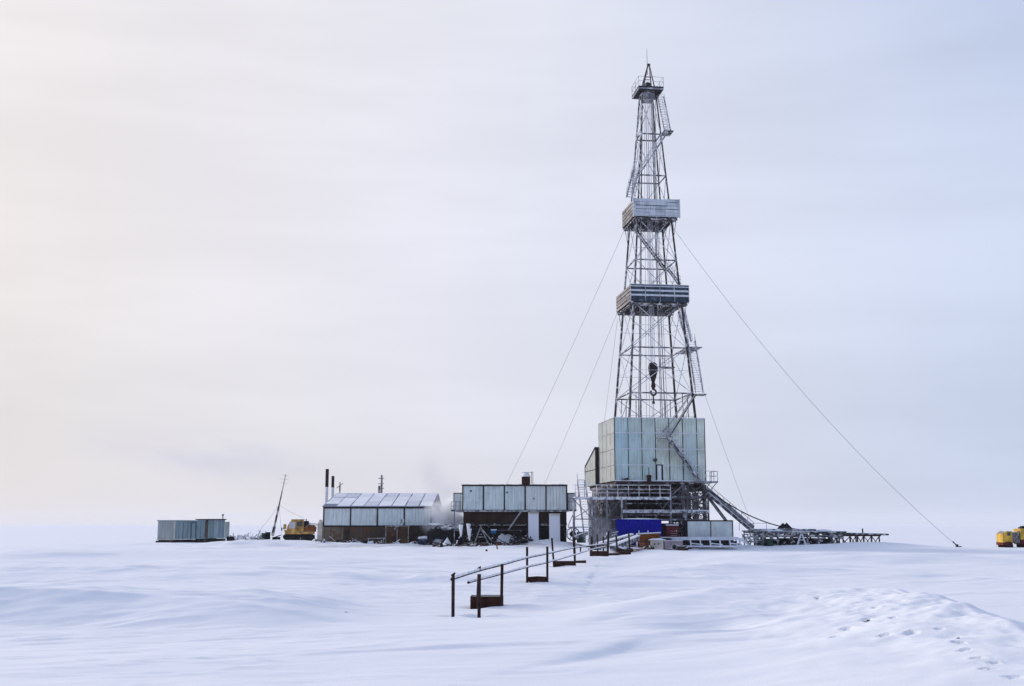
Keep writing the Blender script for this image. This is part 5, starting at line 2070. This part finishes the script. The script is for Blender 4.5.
for px, Y, top, lab in ((575.2, 92, 537, 'thin post close behind the third pipe support'),
                        (603.4, 110, 536.3, 'short dark post inside the fourth pipe support'),
                        (580.5, 120, 545, 'small stub post behind the third pipe support'),
                        (598, 113, 534, 'thin post left of the fourth pipe support')):
    c = at(px, 560, Y)
    post(c, at(px, top, Y).z, .07, lab, knob=False)
for pa, pb, Y, lab in ((575.5, 586, 92, 'rusty plank lying in snow behind the third pipe support'),
                       (607.5, 619, 109, 'rusty plank beside the fourth pipe support')):
    a, b = at(pa, 560, Y), at(pb, 560, Y)
    g_ = gz((a.x + b.x) / 2, Y)
    tag(MB().bar((a.x, Y, g_ + .08), (b.x, Y, g_ + .12), .4, .22).build('plank', M['rust']), lab, 'plank')

# the two pipes
R1 = [at(452, 579.2, 38), at(479, 570.6, 42.6), at(502, 564.8, 47), at(526, 558.2, 57), at(548, 553.6, 64), at(574, 548, 84), at(600, 544.6, 104), at(616, 542.5, 114)]
R2 = [at(468.5, 582.5, 40.5), at(485, 578.2, 44), at(503, 573.6, 48), at(527, 567.2, 58), at(548, 562.4, 64.5), at(574, 555, 82), at(592, 549.5, 100), at(605, 546.8, 110)]
for pts, lab in ((R1, 'upper snow topped pipe running along the posts'), (R2, 'lower thin snowy pipe running along the posts')):
    t = thing('pipe_rail', lab, 'pipe', tuple(pts[0]), 0, 'pipes of the foreground pipe line')
    # smooth the run
    sm = []
    for k in range(len(pts) - 1):
        p0, p1_, p2_, p3 = pts[max(0, k - 1)], pts[k], pts[k + 1], pts[min(len(pts) - 1, k + 2)]
        for j in range(5):
            u = j / 5
            sm.append(.5 * ((2 * p1_) + (p2_ - p0) * u + (2 * p0 - 5 * p1_ + 4 * p2_ - p3) * u * u + (3 * p1_ - p0 - 3 * p2_ + p3) * u ** 3))
    sm.append(pts[-1])
    r_ = .040 if pts is R1 else .036
    MB().path(sm, r_, n=10).build('pipe', M['post'], t, world=True, smooth=True)
    mb = MB()
    sn = [p + Vector((0, 0, r_ * (1.0 + .25 * mnoise.noise(p * .8)))) for p in sm]
    mb.path(sn, r_ * (1.12 if pts is R1 else 1.2), n=10)
    mb.build('snow_cap', M['snow'], t, world=True, smooth=True)
    d0 = (sm[1] - sm[0]).normalized()
    MB().tube(sm[0] - d0 * .05, sm[0] + d0 * .12, r_ * 1.25, n=12).build('end_collar', M['post'], t, world=True)
for px, py, Y in ((502, 574.5, 42), (547, 562.8, 60), (526, 567.5, 60)):
    pass

# small clods on the snow
for i, (px, py, Y, r, lab) in enumerate(((867.5, 621.5, 30, .09, 'dark clod in a pale hollow on the right snow pile'),
                                         (958.5, 638.5, 29, .05, 'brown clod on the crest of the right snow pile'),
                                         (817, 599, 38, .05, 'tiny dark clod left of the right snow pile'),
                                         (346, 612.5, 42, .06, 'tiny dark clod at the right end of the long left drift'))):
    hit = hit_ground(px, py)
    if hit:
        tag(MB().lump((hit.x, hit.y, hit.z - .02), r, r, r * .8, .4, i, 9, 5).build('clod', M['post']), lab, 'clod', 'dark clods on the snow')


# ------------------------------------------------------------------ steam and smoke
def volume(name, base, rad, label, density, color, scale, seed, absorb=0, stretch=(1, 1, 1), fall=1.0, rot=0):
    mb = MB()
    mb.lump((0, 0, 0), *rad, amp=.0, seed=seed, nu=24, nv=16, half=False)
    m = bpy.data.materials.new(name + '_vapour')
    m.use_nodes = True
    nt = m.node_tree
    nd, lk = nt.nodes, nt.links
    nd.remove(nd['Principled BSDF'])
    out = nd['Material Output']
    pv = nd.new('ShaderNodeVolumePrincipled')
    pv.inputs['Color'].default_value = (*color, 1)
    pv.inputs['Anisotropy'].default_value = .2
    tc = nd.new('ShaderNodeTexCoord')
    mp = nd.new('ShaderNodeMapping')
    mp.inputs['Scale'].default_value = (1 / rad[0], 1 / rad[1], 1 / rad[2])
    lk.new(tc.outputs['Object'], mp.inputs[0])
    ln = nd.new('ShaderNodeVectorMath')
    ln.operation = 'LENGTH'
    lk.new(mp.outputs[0], ln.inputs[0])
    mr = nd.new('ShaderNodeMapRange')
    mr.inputs['From Min'].default_value = 1.0
    mr.inputs['From Max'].default_value = .1
    mr.interpolation_type = 'SMOOTHSTEP'
    lk.new(ln.outputs['Value'], mr.inputs['Value'])
    nz = nd.new('ShaderNodeTexNoise')
    nz.inputs['Scale'].default_value = scale
    nz.inputs['Detail'].default_value = 5
    nz.inputs['Distortion'].default_value = .6
    mp2 = nd.new('ShaderNodeMapping')
    mp2.inputs['Scale'].default_value = stretch
    mp2.inputs['Location'].default_value = (seed * 3.1, seed, 0)
    lk.new(tc.outputs['Object'], mp2.inputs[0])
    lk.new(mp2.outputs[0], nz.inputs['Vector'])
    m2 = nd.new('ShaderNodeMapRange')
    m2.inputs['From Min'].default_value = .40
    m2.inputs['From Max'].default_value = .68
    lk.new(nz.outputs['Fac'], m2.inputs['Value'])
    mu = nd.new('ShaderNodeMath')
    mu.operation = 'MULTIPLY'
    lk.new(mr.outputs[0], mu.inputs[0])
    lk.new(m2.outputs[0], mu.inputs[1])
    m3 = nd.new('ShaderNodeMath')
    m3.operation = 'MULTIPLY'
    lk.new(mu.outputs[0], m3.inputs[0])
    m3.inputs[1].default_value = density
    lk.new(m3.outputs[0], pv.inputs['Density'])
    lk.new(pv.outputs[0], out.inputs['Volume'])
    m.cycles.volume_step_rate = 1.0
    o = mb.build(name, m)
    o.location = base
    # the builder puts the origin at the base; move the shape back round its own centre
    o.data.transform(Matrix.Translation((0, 0, -rad[2])))
    o.rotation_euler = (0, rot, 0)
    tag(o, label, 'steam' if 'steam' in name else 'smoke', None, 'stuff')
    return o


c = at(448, 521, 157)
volume('steam', (c.x, 158, c.z + .3), (4.6, 4, 3.6), 'dense white steam billowing between the shed and the raised house', 4.0, (.985, .985, .99), .55, 2)
c = at(437, 490, 163)
volume('smoke', (c.x, 164, c.z), (6.5, 4, 7.0), 'thin grey smoke rising above the shed roof end', .17, (.62, .62, .68), .22, 5, rot=-.35)
c = at(232, 456, 240)
volume('smoke', (c.x - 4, 240, c.z), (38, 12, 8.0), 'faint grey smoke trail drifting over the far left cabins', .085, (.70, .71, .77), .22, 8, stretch=(.35, 1, 1.3), rot=.14)
c = at(603, 533, 142)
volume('steam', (c.x, 142.0, c.z), (3.2, 2.0, 2.6), 'pale steam clinging to the foot of the rig ladder', 1.3, (.9, .92, .95), .6, 9)

hz = MB().box(-9000, 9000, -9000, 9500, -60, 72).build('haze', bpy.data.materials.new('haze_air'))
hz['kind'] = 'stuff'
hz['label'] = 'thin pale winter haze over the whole snow plain'
hz['category'] = 'haze'
hm = hz.data.materials[0]
hm.use_nodes = True
hm.node_tree.nodes.remove(hm.node_tree.nodes['Principled BSDF'])
pv = hm.node_tree.nodes.new('ShaderNodeVolumePrincipled')
pv.inputs['Color'].default_value = (.95, .96, .98, 1)
pv.inputs['Density'].default_value = .00008
pv.inputs['Anisotropy'].default_value = 0
hm.node_tree.links.new(pv.outputs[0], hm.node_tree.nodes['Material Output'].inputs['Volume'])

# ------------------------------------------------------------------ light: sky and sun
SUN_EL, SUN_AZ = math.radians(17), math.radians(-54)       # azimuth from +Y, negative = left
sdir = Vector((math.sin(SUN_AZ) * math.cos(SUN_EL), math.cos(SUN_AZ) * math.cos(SUN_EL), math.sin(SUN_EL)))
sl_ = bpy.data.lights.new('sun', 'SUN')
sl_.energy = 2.6
sl_.angle = math.radians(22)
sl_.color = (1.0, .88, .76)
so = bpy.data.objects.new('sun', sl_)
COL.objects.link(so)
so.rotation_euler = sdir.to_track_quat('Z', 'Y').to_euler()
so.location = (-40, 10, 60)

w = bpy.data.worlds.new('World')
scene.world = w
w.use_nodes = True
nt = w.node_tree
nd, lk = nt.nodes, nt.links
bg = nd['Background']
bg.inputs['Strength'].default_value = .1
sky = nd.new('ShaderNodeTexSky')
sky.sky_type = 'NISHITA'
sky.sun_disc = False
sky.sun_elevation = SUN_EL
sky.sun_rotation = SUN_AZ
tc = nd.new('ShaderNodeTexCoord')
sp = nd.new('ShaderNodeSeparateXYZ')
lk.new(tc.outputs['Generated'], sp.inputs[0])


def wmix(fac, a, b):
    n = nd.new('ShaderNodeMix')
    n.data_type = 'RGBA'
    for s_, x in ((n.inputs[0], fac), (n.inputs[6], a), (n.inputs[7], b)):
        if isinstance(x, (int, float)):
            s_.default_value = x
        elif isinstance(x, tuple):
            s_.default_value = (*[c * 10 for c in x], 1)
        else:
            lk.new(x, s_)
    return n.outputs[2]


def wramp(x, lo, hi, a=0.0, b=1.0):
    n = nd.new('ShaderNodeMapRange')
    n.interpolation_type = 'SMOOTHSTEP'
    for nm, v in (('From Min', lo), ('From Max', hi), ('To Min', a), ('To Max', b)):
        n.inputs[nm].default_value = v
    lk.new(x, n.inputs['Value'])
    return n.outputs[0]


# overcast cloud sheet: warm and bright towards the hidden sun on the left, bluer away from it, behind and overhead
def cramp(keys):
    n = nd.new('ShaderNodeValToRGB')
    n.color_ramp.interpolation = 'B_SPLINE' if False else 'LINEAR'
    el_ = n.color_ramp.elements
    while len(el_) < len(keys):
        el_.new(.5)
    for e, (p_, c_) in zip(el_, keys):
        e.position = p_
        e.color = (*c_, 1)
    lk.new(xf, n.inputs['Fac'])
    sc_ = nd.new('ShaderNodeVectorMath')
    sc_.operation = 'SCALE'
    lk.new(n.outputs['Color'], sc_.inputs[0])
    sc_.inputs['Scale'].default_value = 12.5
    return sc_.outputs[0]


xm_ = nd.new('ShaderNodeMapRange')
xm_.inputs['From Min'].default_value = -1
xm_.inputs['From Max'].default_value = 1
lk.new(sp.outputs['X'], xm_.inputs['Value'])
xf = xm_.outputs[0]
K = .8
sc = lambda *c: tuple(x * K for x in c)
LOW = cramp([(0, (1, .88, .82)), (.20, sc(.74, .68, .66)), (.30, sc(.665, .64, .66)), (.39, sc(.69, .68, .725)), (.47, sc(.70, .705, .78)), (.56, sc(.66, .685, .785)), (.69, sc(.52, .59, .765)), (1, sc(.36, .45, .66))])
MID = cramp([(0, (1, .91, .87)), (.20, sc(.86, .80, .805)), (.30, sc(.835, .785, .775)), (.455, sc(.80, .80, .885)), (.665, sc(.64, .70, .86)), (1, sc(.40, .48, .69))])
HIGH = cramp([(0, (1, .92, .90)), (.31, sc(.83, .79, .795)), (.50, sc(.755, .77, .855)), (.69, sc(.52, .595, .79)), (1, sc(.36, .45, .68))])
cl = wmix(wramp(sp.outputs['Z'], .0, .24), LOW, MID)
cl = wmix(wramp(sp.outputs['Z'], .20, .46), cl, HIGH)
cl = wmix(wramp(sp.outputs['Z'], .45, .85), cl, (.60, .68, .88))
cl = wmix(wramp(sp.outputs['Y'], .35, -.35, 0, .92), cl, (.35, .44, .70))
mp = nd.new('ShaderNodeMapping')
mp.inputs['Scale'].default_value = (1.3, 1.3, 7.0)
mp.inputs['Rotation'].default_value = (0, math.radians(6), 0)
lk.new(tc.outputs['Generated'], mp.inputs[0])
nz = nd.new('ShaderNodeTexNoise')
nz.inputs['Scale'].default_value = 2.2
nz.inputs['Detail'].default_value = 5
nz.inputs['Roughness'].default_value = .5
lk.new(mp.outputs[0], nz.inputs['Vector'])
vm = nd.new('ShaderNodeVectorMath')
vm.operation = 'SCALE'
lk.new(cl, vm.inputs[0])
lk.new(wramp(nz.outputs['Fac'], .3, .7, .955, 1.045), vm.inputs['Scale'])
fin = wmix(.945, sky.outputs[0], vm.outputs[0])
lk.new(fin, bg.inputs['Color'])

# ------------------------------------------------------------------ render settings
scene.render.engine = 'CYCLES'
scene.cycles.volume_bounces = 4
scene.cycles.max_bounces = 6
scene.render.resolution_x, scene.render.resolution_y = W_PX, H_PX
vs_ = scene.view_settings
vs_.view_transform = 'Standard'
vs_.look = 'None'
vs_.gamma = 1
vs_.use_curve_mapping = False
vs_.exposure = 0.09
